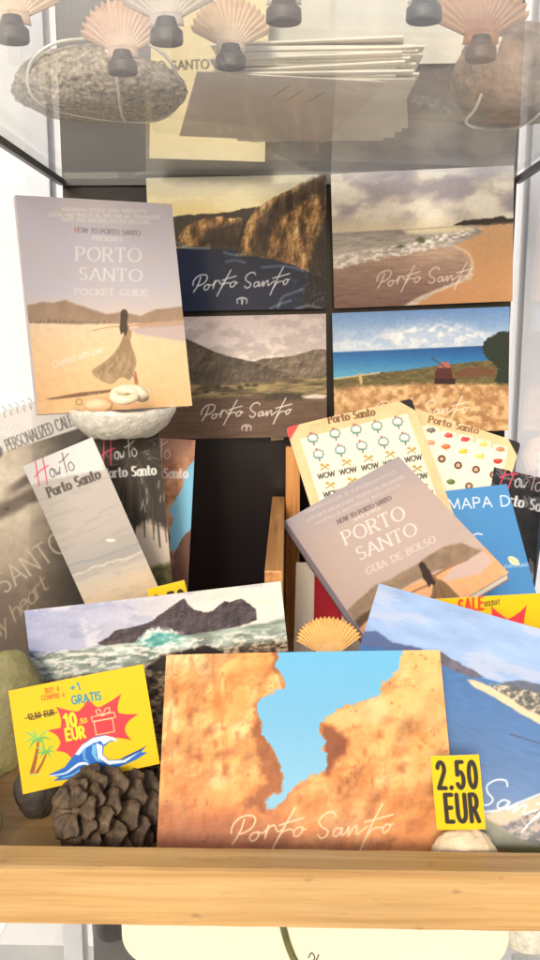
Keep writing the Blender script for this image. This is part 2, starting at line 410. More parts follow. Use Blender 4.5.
    def howto(s, p0, p1, hcol, col, w):
        p0 = np.array(p0, float); e = np.array(p1, float) - p0; f = np.array([e[1], -e[0]])
        q = lambda pts: [tuple(p0 + e * x + f * y) for x, y in pts]
        for st in ([(.0, -.04), (.06, .3), (.12, .62)], [(.2, -.08), (.27, .3), (.33, .68)], [(-.03, .2), (.15, .3), (.38, .36)]): s.stroke(q(st), w * 1.5, hcol, curve=True)
        for st in ([(.42, .26), (.36, .2), (.36, .08), (.43, .05), (.47, .16), (.42, .26), (.5, .2), (.51, .06), (.56, .12), (.58, .06), (.63, .22)],
                   [(.81, .54), (.78, .3), (.76, .04)], [(.66, .33), (.8, .38), (.95, .47)], [(.92, .26), (.85, .2), (.85, .08), (.92, .04), (.98, .14), (.93, .26)]): s.stroke(q(st), w, col, curve=True)
    def emblem(s, x, y, r, col, w):
        s.stroke(arc(x, y, r, r * .8, 150, 390, 14), w, col); s.stroke([(x - r, y - r * .4), (x - r * .2, y - r * .6), (x, y + r * .5)], w, col, curve=True); s.stroke([(x + r, y - r * .4), (x + r * .3, y - r * .7), (x, y + r * .5)], w, col, curve=True)
    def grain(s, f, amt, seed=3): s.c = s.c * (1 + amt * (s.n(f, 4, seed) - .5)[..., None])
    # ---- the sheet itself
    def build(s, name, finish, parent=None, thick=.0005, bend=0., bend2=0., twist=0., back=(235, 232, 226), edge=None, corner=0., alb=None):
        nx, ny = s.nx, s.ny; U, V = s.U.ravel(), s.V.ravel()
        def off(U, V): return bend * (1 - (2 * U - 1) ** 2) + bend2 * (V ** 2) + twist * (2 * U - 1) * (2 * V - 1)
        LX, LY = s.LX.ravel().copy(), s.LY.ravel().copy()
        if corner:       # rounded corners: pull the border in
            cx = np.clip(LX, -s.w / 2 + corner, s.w / 2 - corner); cy = np.clip(LY, corner, s.h - corner)
            dx, dy = LX - cx, LY - cy; m = np.maximum(abs(dx), abs(dy)); d = np.hypot(dx, dy); k = np.where(d > 1e-9, m / np.maximum(d, 1e-9), 1)
            LX = cx + dx * k; LY = cy + dy * k
        co = np.stack([LX, LY, off(U, V)], -1)
        idx = np.arange(nx * ny).reshape(ny, nx)
        quads = np.stack([idx[:-1, :-1], idx[:-1, 1:], idx[1:, 1:], idx[1:, :-1]], -1).reshape(-1, 4)
        loop = np.concatenate([idx[0, :-1], idx[:-1, -1], idx[-1, :0:-1], idx[:0:-1, 0]])
        nb = len(loop); N = nx * ny
        fr = co[loop]; bk = fr.copy(); bk[:, 2] -= thick
        co = np.concatenate([co, fr, bk, [[0, s.h / 2, float(off(np.array(.5), np.array(.5))) - thick]]])
        i = np.arange(nb); j = (i + 1) % nb
        side = np.stack([N + i, N + nb + i, N + nb + j, N + j], -1); cap = np.stack([N + nb + j, N + nb + i, np.full(nb, N + 2 * nb)], -1)
        me = bpy.data.meshes.new(name)
        nl = quads.size + side.size + cap.size
        me.vertices.add(len(co)); me.vertices.foreach_set('co', co.astype(np.float32).ravel())
        me.loops.add(nl); me.loops.foreach_set('vertex_index', np.concatenate([quads.ravel(), side.ravel(), cap.ravel()]).astype(np.int32))
        tot = np.concatenate([np.full(len(quads) + len(side), 4), np.full(len(cap), 3)]); st = np.concatenate([[0], np.cumsum(tot)[:-1]])
        me.polygons.add(len(tot)); me.polygons.foreach_set('loop_start', st.astype(np.int32))
        sm = np.zeros(len(tot), bool); sm[:len(quads)] = True; me.polygons.foreach_set('use_smooth', sm)
        me.update(calc_edges=True); me.validate()
        L = lin(np.clip(s.c, 0, 255)) * (alb or PRINT_ALB)
        col = np.ones((len(co), 4), np.float32); col[:N, :3] = L.reshape(-1, 3); col[N:, :3] = lin(edge or back) * .85
        a = me.color_attributes.new('print', 'FLOAT_COLOR', 'POINT'); a.data.foreach_set('color', col.ravel())
        return link(name, me, finish, parent, s.M if parent is None else None)

GLOSSY = mat('glossy printed card', None, rough=.36, spec=.22, coat=.06, attr='print', bump=.02, bscale=60)
SATIN = mat('satin printed card', None, rough=.5, spec=.2, attr='print', bump=.03, bscale=300)
PAPER = mat('matt printed paper', None, rough=.7, spec=.25, attr='print', bump=.05, bscale=500)

# ------------------------------------------------------------------ the setting: pavement below, white wall behind
def plane(name, x0, x1, y0, y1, z, m, kind='structure'):
    bm = bmesh.new(); v = [bm.verts.new(p) for p in ((x0, y0, z), (x1, y0, z), (x1, y1, z), (x0, y1, z))]; bm.faces.new(v)
    return tag(from_bm(name, bm, m), kind=kind)
plane('pavement', -60, 60, -60, 60, -.95, mat('pale stone paving', (.60, .585, .56, 1), rough=.8, var=.15, scale=4, bump=.3, bscale=60))
wall = box('wall', -4, 4, 1.5, 1.7, -.95, 3, mat('white painted wall', (.84, .84, .86, 1), rough=.8, var=.03, scale=6, bump=.1, bscale=90), bev=0)
tag(wall, 'white painted wall standing behind the glass display cabinet', 'wall', kind='structure')

# ------------------------------------------------------------------ display cabinet
OAK = wood_mat('pale bamboo wood', rgb(204, 168, 112), rgb(196, 156, 98), rgb(178, 136, 80), 0)
OAKZ = wood_mat('pale pine upright', rgb(226, 170, 98), rgb(206, 142, 74), rgb(166, 104, 50), 2)
OAKY = wood_mat('pale pine side', rgb(214, 158, 92), rgb(190, 132, 70), rgb(150, 96, 48), 1)
DARK = mat('dark laminate', rgb(20, 16, 20), rough=.28, spec=.3, coat=.05, color2=rgb(32, 22, 22), scale=6, stretch=(6, 1, 1))
FRAME = mat('white aluminium', rgb(225, 225, 232), rough=.45, var=.03, scale=20)
STEEL = mat('dark grey metal', rgb(92, 90, 88), rough=.4, metal=.4, var=.08, scale=60)
GLASS = glass_mat('clear shelf glass', (.975, .985, .98, 1), k=.34, veil=.15)
PANE = glass_mat('clear side glass', (.985, .99, .99, 1), k=.45)

cab = empty('display_cabinet', (0, .55, -.25), 'tall glass display cabinet with bamboo front rail, dark back panel and clear glass shelf', 'display cabinet')
bm = bmesh.new()
prof = [(.357, -.0086), (.357, .0202), (.3585, .0212), (.3735, .0212), (.3745, .0202), (.3745, -.0086)]
n = 80
rows = [[bm.verts.new((-.196 + .39 * i / n, y, z + .0003 * mnoise.noise(Vector((i * .25, y * 300, z * 200))))) for y, z in prof] for i in range(n + 1)]
for a, b in zip(rows, rows[1:]):
    for k in range(6): bm.faces.new((a[k], a[(k + 1) % 6], b[(k + 1) % 6], b[k]))
bm.faces.new(rows[0]); bm.faces.new(rows[-1][::-1])
from_bm('front_rail', bm, OAK, cab)
box('shelf_board', -.196, .194, .375, .745, -.017, -.008, OAK, cab)
box('side_rail', -.1975, -.190, .376, .744, -.0078, .0205, OAKY, cab); box('side_rail', .188, .1955, .376, .744, -.0078, .0205, OAKY, cab)
box('back_panel', -.195, .192, .746, .754, -.9, .95, DARK, cab, bev=.001)
box('glass_shelf', -.192, .186, .33, .742, .400, .406, GLASS, cab, bev=.0004)
box('shelf_rail', -.194, .191, .7425, .7455, .3945, .405, STEEL, cab, bev=.0005)
for x in (-.1955, .1885): box('shelf_bracket', x, x + .0045, .34, .74, .394, .3995, STEEL, cab)
box('side_pane', -.2005, -.1985, .345, .755, -.9, .95, PANE, cab, bev=0); box('side_pane', .1965, .1985, .345, .755, -.9, .95, PANE, cab, bev=0)
for x0, x1, y0, y1 in ((-.222, -.2025, .735, .757), (.200, .2205, .735, .757), (-.222, -.2025, .335, .357), (.200, .2205, .335, .357)):
    box('corner_post', x0, x1, y0, y1, -.95, .95, FRAME, cab, bev=.0015)
box('lower_shelf', -.192, .186, .36, .742, -.1315, -.1255, GLASS, cab, bev=.0004)

def settle(root):
    for o in S.objects:
        if o.parent is root: o.location = o.location - root.location
settle(cab)

# ------------------------------------------------------------------ postcards on the back panel
CREAM = (252, 246, 238)
def back_card(pose, paint, label):
    s = Sheet(pose, .00062); paint(s)
    o = s.build('postcard', GLOSSY, thick=.0006, alb=1.0)
    return tag(o, label, 'postcard', 'landscape postcards mounted on the back panel')

def paint_cliff(s):
    s.c[:] = s.ramp([165, 195, 215, 225], [(205, 205, 200), (226, 212, 172), (238, 212, 140), (222, 190, 120)], 6)
    s.mix(sst(.45, .7, s.n(.5, 5, 3, 1, 3)) * .5, (245, 232, 190))
    s.poly([(120, 248), (335, 248), (335, 320), (120, 320)], (24, 38, 66), soft=1)
    z = lambda pts: [(140 + x / 2.77, 165 + y / 2.77) for x, y in pts]
    rock = np.stack([np.interp(s.n(1.1, 6, 12, 1.7, .8), [.25, .42, .58, .75], v) for v in ([74, 126, 178, 222], [56, 92, 134, 182], [42, 58, 84, 124])], -1)
    rock = rock * s.relief(1.6, 161, 2.2, 6, 1.5, .8)
    s.poly(z([(40, 150), (140, 138), (250, 130), (320, 116), (330, 240), (110, 226), (40, 215)]), (66, 58, 48), jag=1.2)
    s.poly(z([(104, 205), (112, 188), (130, 168), (170, 150), (205, 142), (285, 148), (270, 226), (200, 226), (120, 224)]), rock, jag=1.6)
    s.poly(z([(180, 180), (285, 150), (290, 228), (205, 226), (165, 222)]), (40, 34, 34), soft=3, jag=2, alpha=.75)
    s.poly(z([(265, 252), (280, 214), (296, 160), (320, 120), (360, 96), (410, 70), (470, 45), (540, 10), (540, 330), (470, 300), (430, 278), (370, 262), (320, 252)]), rock, jag=1.4)
    s.poly(z([(300, 250), (318, 200), (330, 150), (360, 110), (420, 72), (540, 6), (540, 60), (440, 110), (385, 150), (362, 200), (350, 258)]), (52, 44, 40), soft=3, jag=3, alpha=.72)
    s.poly(z([(470, 300), (480, 220), (520, 120), (545, 110), (545, 420), (440, 420), (455, 340)]), (38, 34, 34), soft=3, jag=3, alpha=.85)
    s.mix(sst(.5, .62, s.n(3, 4, 21, .5, 2.2)) * (s.Y > 236) * (rock[..., 0] < 0), (255, 255, 255))
    for a in ([(232, 242), (262, 250), (288, 248)], [(236, 268), (262, 264), (288, 270)], [(104, 214), (118, 224), (150, 230), (190, 230)], [(380, 395), (398, 366), (430, 352), (455, 342)], [(360, 398), (390, 384), (420, 376)], [(340, 284), (400, 280), (450, 292)], [(430, 398), (470, 390), (500, 398)]):
        s.stroke(z([(x + random.uniform(-3, 3), y) for x, y in a]), 1.7, (196, 210, 226), curve=True, soft=1.4, alpha=.5)
    s.mix(sst(.62, .72, s.n(6, 3, 8)) * sst(290, 262, abs(s.Y - 250) * 0 + s.Y * 0 + 276) * sst(285, 300, s.X) * (s.Y > 270) * .5, (200, 212, 226))
    s.grain(8, .06); s.sign((193, 287), (290, 281), (240, 236, 236), 1.05); s.emblem(242, 301.5, 5, (225, 222, 226), .9)
back_card([-.04317, .72989, .29004, -.00183, -.00414, .0166, .15011, .10937], paint_cliff, 'postcard of golden sea cliffs above dark navy water, upper row behind the pocket guide')

def paint_beach(s):
    n = s.n(.42, 5, 31, 1, 1.7, .45)
    s.c[:] = np.stack([np.interp(n, [.28, .42, .54, .7], v) for v in ([172, 204, 240, 252], [162, 192, 228, 244], [164, 182, 208, 224])], -1)
    s.mix(sst(185, 166, s.Y) * .35, (150, 160, 190)); s.mix(sst(212, 228, s.Y) * .85, (232, 214, 180))
    z = lambda pts: [(325 + x / 2.77, 160 + y / 2.77) for x, y in pts]
    sea = s.ramp([229, 240, 262], [(150, 140, 130), (176, 164, 152), (202, 190, 176)]); w = s.n(3, 4, 14, .35, 2.6); sea = sea * (.82 + .4 * w[..., None])
    s.poly(z([(0, 204), (215, 192), (360, 182), (540, 172), (540, 420), (0, 420)]), sea)
    s.poly(z([(215, 193), (360, 183), (420, 183), (400, 200), (230, 206)]), (248, 226, 184), soft=2, alpha=.8)
    s.poly(z([(355, 181), (385, 168), (420, 164), (470, 160), (495, 154), (505, 162), (540, 160), (540, 182), (430, 180)]), (58, 46, 42), jag=.8)
    s.poly(z([(415, 184), (470, 178), (545, 170), (545, 420), (225, 420), (300, 370), (392, 330), (408, 300), (396, 272), (360, 246), (360, 236), (440, 200)]), s.ramp([225, 260, 310], [(226, 178, 130), (214, 160, 112), (196, 142, 98)]), soft=1.6, jag=1.5)
    wet = s.ramp([255, 280, 312], [(190, 158, 136), (150, 118, 104), (112, 84, 76)]) * (.85 + .3 * s.n(2, 4, 6, .5, 4))[..., None]
    s.poly(z([(0, 308), (110, 280), (200, 262), (320, 240), (372, 246), (400, 275), (405, 300), (388, 328), (300, 366), (210, 410), (0, 420)]), wet, soft=2, jag=2)
    foam = sst(.42, .6, s.n(4, 5, 51, .7, 1.6))
    for pts, a in (([(0, 288), (80, 266), (150, 250), (220, 236), (300, 212), (390, 192), (440, 190), (380, 214), (330, 236), (220, 262), (110, 282), (0, 310)], .95), ([(0, 268), (100, 252), (200, 236), (190, 244), (90, 264), (0, 280)], .9)):
        k, m = s.mask(z(pts), 1.5, 2.5)
        if k: s.mix(m * foam[k] * a, (250, 240, 226), k)
    s.stroke(z([(360, 240), (396, 258), (408, 285), (402, 310), (380, 334), (320, 358), (262, 382), (225, 405)]), 2.2, (240, 222, 200), curve=True, soft=1.4, alpha=.75)
    s.poly(z([(195, 242), (210, 234), (224, 240), (210, 244)]), (90, 96, 70), soft=1); s.poly(z([(250, 222), (262, 212), (278, 218), (274, 230), (262, 228)]), (96, 100, 66), soft=1)
    s.grain(7, .1); s.sign((377, 283), (474, 275.5), (244, 226, 210), 1.0, alpha=.85)
back_card([.11359, .72988, .29443, -.00316, -.01001, .04097, .15066, .10944], paint_beach, 'postcard of a cloudy beach with surf and orange sand, upper row on the dark panel')

def paint_hills(s):
    s.c[:] = s.ramp([312, 335, 362], [(206, 190, 186), (214, 200, 196), (238, 224, 206)], 8)
    s.mix(sst(.48, .66, s.n(.7, 5, 5, 1, 2)) * .6, (176, 162, 160))
    z = lambda pts: [(180 + x / 3.484, 310 + y / 3.484) for x, y in pts]
    h1 = np.array([112., 98, 84]) * (.85 + .3 * s.n(1.5, 5, 9, 1, 1.6)[..., None]) * s.relief(1.1, 171, 1.5, 6)
    s.poly(z([(250, 182), (285, 170), (340, 166), (400, 158), (440, 148), (465, 138), (500, 136), (560, 150), (560, 260), (220, 260)]), h1 * 1.08, jag=.6)
    s.poly(z([(-200, 20), (10, 92), (60, 118), (130, 150), (200, 168), (260, 182), (310, 200), (400, 230), (400, 300), (-200, 300)]), h1 * .86, jag=.6)
    s.poly(z([(-200, 250), (120, 262), (300, 250), (420, 236), (560, 228), (560, 500), (-200, 500)]), np.stack([np.interp(s.n(1.3, 5, 19, .5, 3.5), [.3, .5, .7], v) for v in ([84, 126, 172], [72, 110, 150], [54, 80, 104])], -1), soft=1.6, jag=1.6)
    s.poly(z([(-200, 310), (280, 300), (400, 306), (560, 300), (560, 500), (-200, 500)]), np.array([104., 82, 68]) * (.78 + .4 * s.n(1.2, 5, 29, .3, 4)[..., None]), soft=2.5, jag=2)
    s.poly(z([(300, 296), (360, 284), (430, 290), (420, 312), (290, 312)]), (72, 62, 50), soft=1.5, jag=1.5); s.poly(z([(424, 300), (470, 294), (516, 298), (500, 308), (440, 308)]), (214, 200, 190), soft=.8)
    for x, y in ((130, 268), (160, 272), (210, 270), (235, 262), (90, 285), (260, 262)): s.poly(z(arc(x, y, 12, 6, 0, 360, 8)), (70, 64, 48), soft=1, jag=1)
    s.grain(7, .14); s.sign((201.5, 416), (292, 411), (232, 222, 212), 1.0); s.emblem(246.5, 428.5, 4.6, (220, 208, 198), .9)
back_card([-.04157, .73002, .18018, .00051, .00007, .02124, .15, .10527], paint_hills, 'postcard of brown hills under a pale mauve sky, lower row beside the pocket guide')

def paint_mill(s):
    s.c[:] = s.ramp([306, 330, 350], [(104, 144, 198), (148, 176, 212), (194, 208, 222)])
    z = lambda pts: [(325 + x / 2.77, 300 + y / 2.77) for x, y in pts]
    cl = sst(.42, .62, s.n(1.3, 6, 23, 1, 1.8))
    k, m = s.mask(z([(165, 100), (210, 70), (300, 62), (400, 72), (445, 92), (430, 110), (200, 118)]), 6, 4)
    s.mix(m * (.35 + .65 * cl[k]), (240, 240, 240), k)
    s.mix(sst(322, 345, s.Y) * sst(352, 346, s.Y) * cl * .5, (236, 236, 236))
    s.poly(z([(0, 146), (540, 122), (540, 200), (0, 230)]), s.ramp([346, 358, 376], [(36, 84, 146), (48, 112, 168), (92, 160, 190)], 3))
    s.poly(z([(0, 222), (90, 208), (240, 192), (330, 180), (440, 168), (540, 160), (540, 420), (0, 420)]), np.array([104., 92, 58]) * (.65 + .7 * s.n(2.4, 5, 44, 1, 2.4)[..., None]), jag=1.2)
    s.stroke(z([(0, 222), (60, 214), (150, 202)]), 1.2, (220, 200, 160), soft=1)
    g = s.n(1.6, 5, 71, 1.3, 1.5)
    s.poly(z([(0, 246), (120, 238), (300, 230), (420, 232), (540, 238), (540, 420), (0, 420)]), np.stack([np.interp(g, [.3, .5, .7], v) for v in ([162, 196, 222], [120, 152, 184], [80, 104, 136])], -1), soft=2, jag=2.2)
    s.poly(z([(303, 222), (306, 198), (318, 176), (336, 170), (348, 180), (354, 214), (362, 222), (360, 234), (303, 232)]), (84, 44, 40)); s.poly(z([(312, 188), (320, 174), (340, 170), (350, 188)]), (176, 104, 88), soft=.6)
    s.poly(z([(303, 218), (362, 218), (360, 233), (305, 232)]), (52, 34, 32)); s.stroke(z([(296, 160), (345, 196)]), .9, (70, 52, 46))
    s.poly(z([(356, 200), (400, 186), (470, 190), (470, 210), (360, 214)]), (112, 74, 52), soft=1.5, jag=1.2)
    s.poly(z([(434, 130), (450, 104), (480, 90), (520, 84), (545, 90), (545, 240), (470, 226), (482, 190), (452, 166), (440, 150)]), (44, 52, 40), jag=2.2, jf=6)
    for x, y in ((97, 212), (100, 224)): s.poly(z(arc(x, y, 4, 12, 0, 360, 8)), (196, 168, 110), soft=.6)
    s.grain(8, .14); s.sign((375, 413), (469, 409), (240, 222, 196), 1.0, alpha=.9)
back_card([.11543, .73001, .18479, -.00012, -.00512, .03645, .15048, .10548], paint_mill, 'postcard of a windmill in a golden field by a blue sea, on the panel')

s = Sheet([-.0102, .7435, .1765, 0, 0, .1, .0115, .009], .0008, (226, 214, 196)); s.grain(4, .1)
tag(s.build('price_slip', PAPER, thick=.0004), 'small blank cream slip stuck on the dark panel under the hills postcard', 'paper slip')

# ------------------------------------------------------------------ books
def paint_cover(s, z, dark=0):
    """the guide's cover; Z maps the cover's own layout to the sheet"""
    pass

def guide_base(s, top, mid, low, y0, y1, y2, slope=0):
    s.c[:] = s.ramp([y0, y1, y2], [top, mid, low], 10, slope=slope); s.mix(sst(.45, .7, s.n(.4, 5, 61, 1, 2)) * .25, (226, 206, 190))

def book(name, s, thick, label, spine, cat='book'):
    root = empty(name, (0, 0, 0), label, cat, mw=s.M)
    s.build('front_cover', SATIN, root, thick=.0006, bend2=0, back=(236, 232, 226), edge=spine)
    b = box_bm(-s.w / 2 + .001, s.w / 2 - .0012, .001, s.h - .001, -thick + .0007, -.0008, 0)
    from_bm('pages', b, PAGES, root)
    cov = mat(name + ' back cover', rgb(*spine), rough=.5, var=.03)
    bm = box_bm(-s.w / 2, s.w / 2, 0, s.h, -thick, -thick + .0006, 0); box_bm(-s.w / 2 - .0004, -s.w / 2 + .0006, 0, s.h, -thick, -.0003, 0, bm)
    from_bm('back_cover', bm, cov, root)
    return root
PAGES = mat('page edges', rgb(238, 230, 214), rough=.8, var=.1, scale=1, stretch=(1, 1, 1500))

s = Sheet([-.11688, .57183, .21876, .49249, .19374, .0152, .10851, .14455], .00042)
z = lambda pts: [(10 + x / 2.919, 290 + y / 2.919) for x, y in pts]
s.c[:] = s.ramp([195, 245, 290, 318], [(198, 192, 200), (208, 202, 212), (212, 206, 214), (230, 212, 198)], 12); s.mix(sst(.5, .7, s.n(.4, 5, 61, 1, 2)) * .3, (222, 200, 186))
sand = s.ramp([318, 345, 400], [(250, 222, 188), (252, 216, 170), (248, 200, 146)], 4) * (.96 + .08 * s.n(3, 4, 5)[..., None])
s.poly(z([(0, 88), (540, 92), (540, 420), (0, 420)]), sand, soft=2.5)
s.poly(z([(0, 60), (55, 44), (95, 34), (128, 38), (160, 28), (200, 45), (240, 56), (285, 71), (325, 63), (380, 76), (430, 56), (495, 49), (540, 40), (540, 96), (200, 100), (0, 94)]), np.array([176., 148, 124]) * (.9 + .2 * s.n(1.5, 5, 15)[..., None]), soft=1, jag=.8)
for i in range(26):
    x = 60 + i * 9 + random.uniform(-3, 3); h = random.uniform(4, 16) if 20 < x - 60 < 130 else 6
    s.poly(z([(x, 96), (x + 4, 96 - h), (x + 9, 96)]), (134, 120, 104), soft=.6, alpha=.8)
s.poly(z([(350, 112), (430, 100), (540, 88), (540, 156), (430, 138), (370, 128)]), (212, 190, 184), soft=1.5); s.poly(z([(365, 100), (540, 84), (540, 100), (380, 112)]), (206, 172, 150), soft=1.2)
s.poly(z([(105, 318), (200, 300), (290, 291), (362, 287), (300, 298), (200, 312), (120, 320)]), (140, 108, 84), soft=.7)
s.stroke(z([(334, 108), (300, 107), (270, 112), (242, 119)]), [1.6, 1.1, .9, 1.2], (206, 162, 128), curve=True); s.stroke(z([(344, 106), (390, 99), (438, 92)]), [1.6, 1.1, .8], (206, 162, 128), curve=True)
for dx in (0, 10): s.stroke(z([(356 + dx, 240), (366 + dx * .4, 262), (364 + dx, 284)]), 1.8, (180, 122, 92), curve=True)
s.poly(z([(334, 126), (354, 118), (352, 150), (360, 176), (369, 204), (364, 236), (350, 262), (334, 256), (318, 258), (304, 272), (288, 274), (262, 262), (245, 250), (240, 235), (268, 215), (300, 188), (322, 155)]), np.array([182., 154, 120]) * (.82 + .36 * s.n(2.5, 4, 8, 2, 1)[..., None]), soft=.7, curve=True)
for q in ([(340, 140), (326, 190), (288, 240)], [(346, 150), (342, 200), (322, 250)], [(350, 160), (358, 205), (350, 256)], [(330, 160), (300, 205), (258, 240)]): s.stroke(z(q), [.6, 1.6, 2.2], (150, 122, 92), curve=True, soft=1.2, alpha=.6)
s.poly(z([(336, 106), (346, 104), (350, 118), (354, 140), (336, 140), (334, 122)]), (186, 150, 118), soft=.7)
s.poly(z([(323, 66), (330, 57), (340, 59), (345, 74), (342, 92), (344, 112), (338, 134), (330, 124), (325, 130), (320, 112), (322, 90)]), (92, 80, 68), soft=.7, curve=True)
s.text('Crafted with love', (53, 368), (103, 352), 6, (255, 240, 224), w=.13, slant=.35, xs=.9, gap=.1, alpha=.9)
s.stroke(arc(79, 402, 3, 3, 0, 360), .9, (150, 130, 110)); s.text('THE ISLAND IN YOUR POCKET', (88, 396), (150, 391), 2.4, (255, 226, 194), w=.16, alpha=.5)
WH = (246, 240, 234)
s.text('INSPIRING IDEAS AND INSIGHTS', (62, 211), (146, 213), 3.3, WH, w=.17, alpha=.75); s.text('LOCAL AND PRACTICAL TIPS FOR ALL TRAVELLERS', (49, 216), (160, 219), 3.3, WH, w=.17, alpha=.8); s.text('MAPS AND WALKING ROUTES INCLUDED', (62, 221), (150, 224), 3.3, WH, w=.17, alpha=.75)
s.text('HOW TO PORTO SANTO', (75, 232), (140, 235.5), 4.6, (140, 126, 122), w=.17, thin=.1, serif=True); s.text('H', (75, 232), (78.5, 232.2), 4.6, (226, 150, 140), w=.17, thin=.1); s.text('PRESENTS', (93, 240), (122, 241.5), 4, WH, w=.18, thin=.1)
s.text('PORTO', (76.5, 260.5), (140.5, 262), 13.5, WH, w=.135, thin=.06, serif=True, gap=.26); s.text('SANTO', (79.5, 279.5), (141.5, 281.5), 12, WH, w=.135, thin=.06, serif=True, gap=.26); s.text('POCKET GUIDE', (75, 294.5), (147.7, 296), 6.2, WH, w=.17, thin=.1, serif=True, gap=.28, alpha=.8)
book('pocket_guide_book', s, .0065, 'mauve pocket guide book with a woman on orange sand, propped on the white dish', (200, 186, 184))

s = Sheet([.10195, .54041, .08566, -.50523, .90099, .8458, .10905, .14973], .00045)
z = lambda pts: [(285 + x / 2.204, 455 + y / 2.204) for x, y in pts]
s.c[:] = s.ramp([500, 590, 660, 720], [(126, 128, 142), (146, 146, 160), (172, 166, 172), (204, 182, 170)], 12, slope=-.54); s.mix(sst(.45, .65, s.n(.4, 5, 61, 1, 2)) * .25, (188, 174, 172))
sand = np.array([240., 180, 128]) * (.95 + .1 * s.n(3, 4, 5)[..., None])
s.poly(z([(60, 420), (140, 384), (200, 330), (262, 290), (330, 262), (385, 232), (440, 205), (700, 320), (500, 560), (100, 700)]), sand, soft=2)
s.poly(z([(380, 236), (430, 208), (460, 232), (430, 262), (392, 270), (350, 280), (352, 270)]), (216, 188, 176), soft=1.4)
s.poly(z([(90, 420), (128, 352), (160, 320), (200, 286), (228, 276), (252, 262), (285, 244), (312, 224), (350, 202), (388, 193), (420, 206), (436, 210), (400, 234), (370, 246), (330, 256), (280, 282), (240, 306), (190, 336), (150, 372), (120, 420)]), np.array([158., 134, 110]) * (.86 + .28 * s.n(1.5, 5, 15)[..., None]), soft=1, jag=.8)
s.poly(z([(120, 400), (150, 368), (205, 326), (215, 336), (160, 384), (135, 420)]), (104, 84, 66), soft=1.4, jag=1.6)
s.stroke(z([(322, 270), (350, 254), (388, 234)]), 2.4, (176, 128, 96), curve=True); s.stroke(z([(320, 285), (285, 300), (255, 318)]), 2.2, (176, 128, 96), curve=True)
s.poly(z([(328, 280), (345, 276), (372, 300), (400, 340), (350, 380), (300, 350), (322, 310)]), (142, 110, 80), soft=.9, curve=True)
s.poly(z([(316, 262), (330, 264), (340, 280), (334, 290), (322, 284)]), (150, 116, 88), soft=.8)
s.poly(z([(294, 242), (300, 235), (308, 238), (313, 248), (320, 256), (324, 268), (332, 280), (330, 288), (322, 284), (318, 292), (310, 278), (304, 272), (301, 258)]), (66, 54, 48), soft=.8)
for q in ([(338, 284), (350, 310), (362, 345)], [(330, 290), (330, 320), (328, 352)]): s.stroke(z(q), [.8, 2, 3], (112, 84, 60), curve=True, soft=1.2, alpha=.5)
for t, a, b, al in (('INSPIRADOR E INFORMATIVO', (306, 513.5), (396, 473), .7), ('LOCAIS E DICAS PARA TODOS OS VIAJANTES', (308, 521), (404, 478), .8), ('MAPAS E ROTEIROS INCLUIDOS', (317, 524.5), (400, 486.5), .7)): s.text(t, a, b, 2.8, (232, 220, 214), w=.17, alpha=al)
s.text('HOW TO PORTO SANTO', (338.5, 524), (391.6, 499.5), 4.2, (96, 82, 80), w=.19, thin=.11, serif=True); s.text('APRESENTA', (354, 522), (381, 509), 3.6, (236, 226, 220), w=.18, thin=.1)
s.text('PORTO', (346.5, 544.5), (406, 518), 13.5, (246, 240, 236), w=.135, thin=.06, serif=True, gap=.26, up=(-.38, -.92)); s.text('SANTO', (360, 560), (418, 533.5), 12.5, (246, 240, 236), w=.135, thin=.06, serif=True, gap=.26, up=(-.38, -.92)); s.text('GUIA DE BOLSO', (368, 574.5), (436, 541.5), 6.6, (236, 226, 218), w=.16, thin=.09, serif=True, gap=.28, up=(-.4, -.9))
s.text('CONHECE A ILHA', (501, 572), (520, 592), 2.4, (255, 224, 196), w=.17, alpha=.5)
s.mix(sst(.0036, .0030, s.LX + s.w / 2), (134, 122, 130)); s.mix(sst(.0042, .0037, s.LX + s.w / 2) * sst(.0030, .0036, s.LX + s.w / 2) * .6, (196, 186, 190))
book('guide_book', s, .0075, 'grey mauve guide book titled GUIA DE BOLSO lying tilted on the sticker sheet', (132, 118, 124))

# ------------------------------------------------------------------ calendar
s = Sheet([-.2002, .60489, .02542, -.216, .22302, .31345, .18049, .19077], .0007, (226, 220, 212))
u = s.LX / s.w + .5; v = s.LY / s.h                                      # plain fractions of the page
hd = .835
n1 = s.n(.35, 6, 91, 1, 2.2); n2 = s.n(1.6, 5, 95)
pic = np.stack([np.interp(v + .06 * (n1 - .5), [0, .25, .4, .58, .72, .84], q) for q in ([84, 112, 164, 202, 216, 196], [72, 98, 148, 188, 202, 180], [62, 84, 128, 166, 182, 158])], -1)
pic = pic * (1 - .62 * sst(.6, .86, u + .12 * (n1 - .5) - .1 * (v - .5)) * sst(.95, .75, u * 0 + .8))[..., None] * (.9 + .2 * n2[..., None])
s.mix(sst(hd + .004, hd - .004, v), pic)
dn = np.abs(v - (.60 + .18 * (u - .5) + .05 * (n1 - .5))); s.mix(sst(.05, .015, dn) * sst(.1, .3, u) * (v < hd) * .75, (74, 60, 50))
dn = np.abs(v - (.70 + .25 * (u - .7))); s.mix(sst(.035, .005, dn) * sst(.5, .7, u) * (v < hd) * .8, (60, 46, 38))
s.ell(6.5, 509, 2.4, 1.2, (60, 46, 36), soft=.7)
s.mix(sst(hd + .02, hd + .16, v) * .25, (198, 190, 186))
s.text('PERSONALIZED CALENDAR', (8.5, 451), (92, 418), 11.5, (74, 70, 70), w=.09, thin=.07, xs=.62, gap=.12)
s.poly(arc(-1, 452, 4, 6, 0, 360, 12), (120, 116, 116), soft=1)
s.text('PORTO SANTO', (-74, 648), (70, 548), 21, (200, 186, 168), w=.085, thin=.065, xs=.8, gap=.2, alpha=.85)
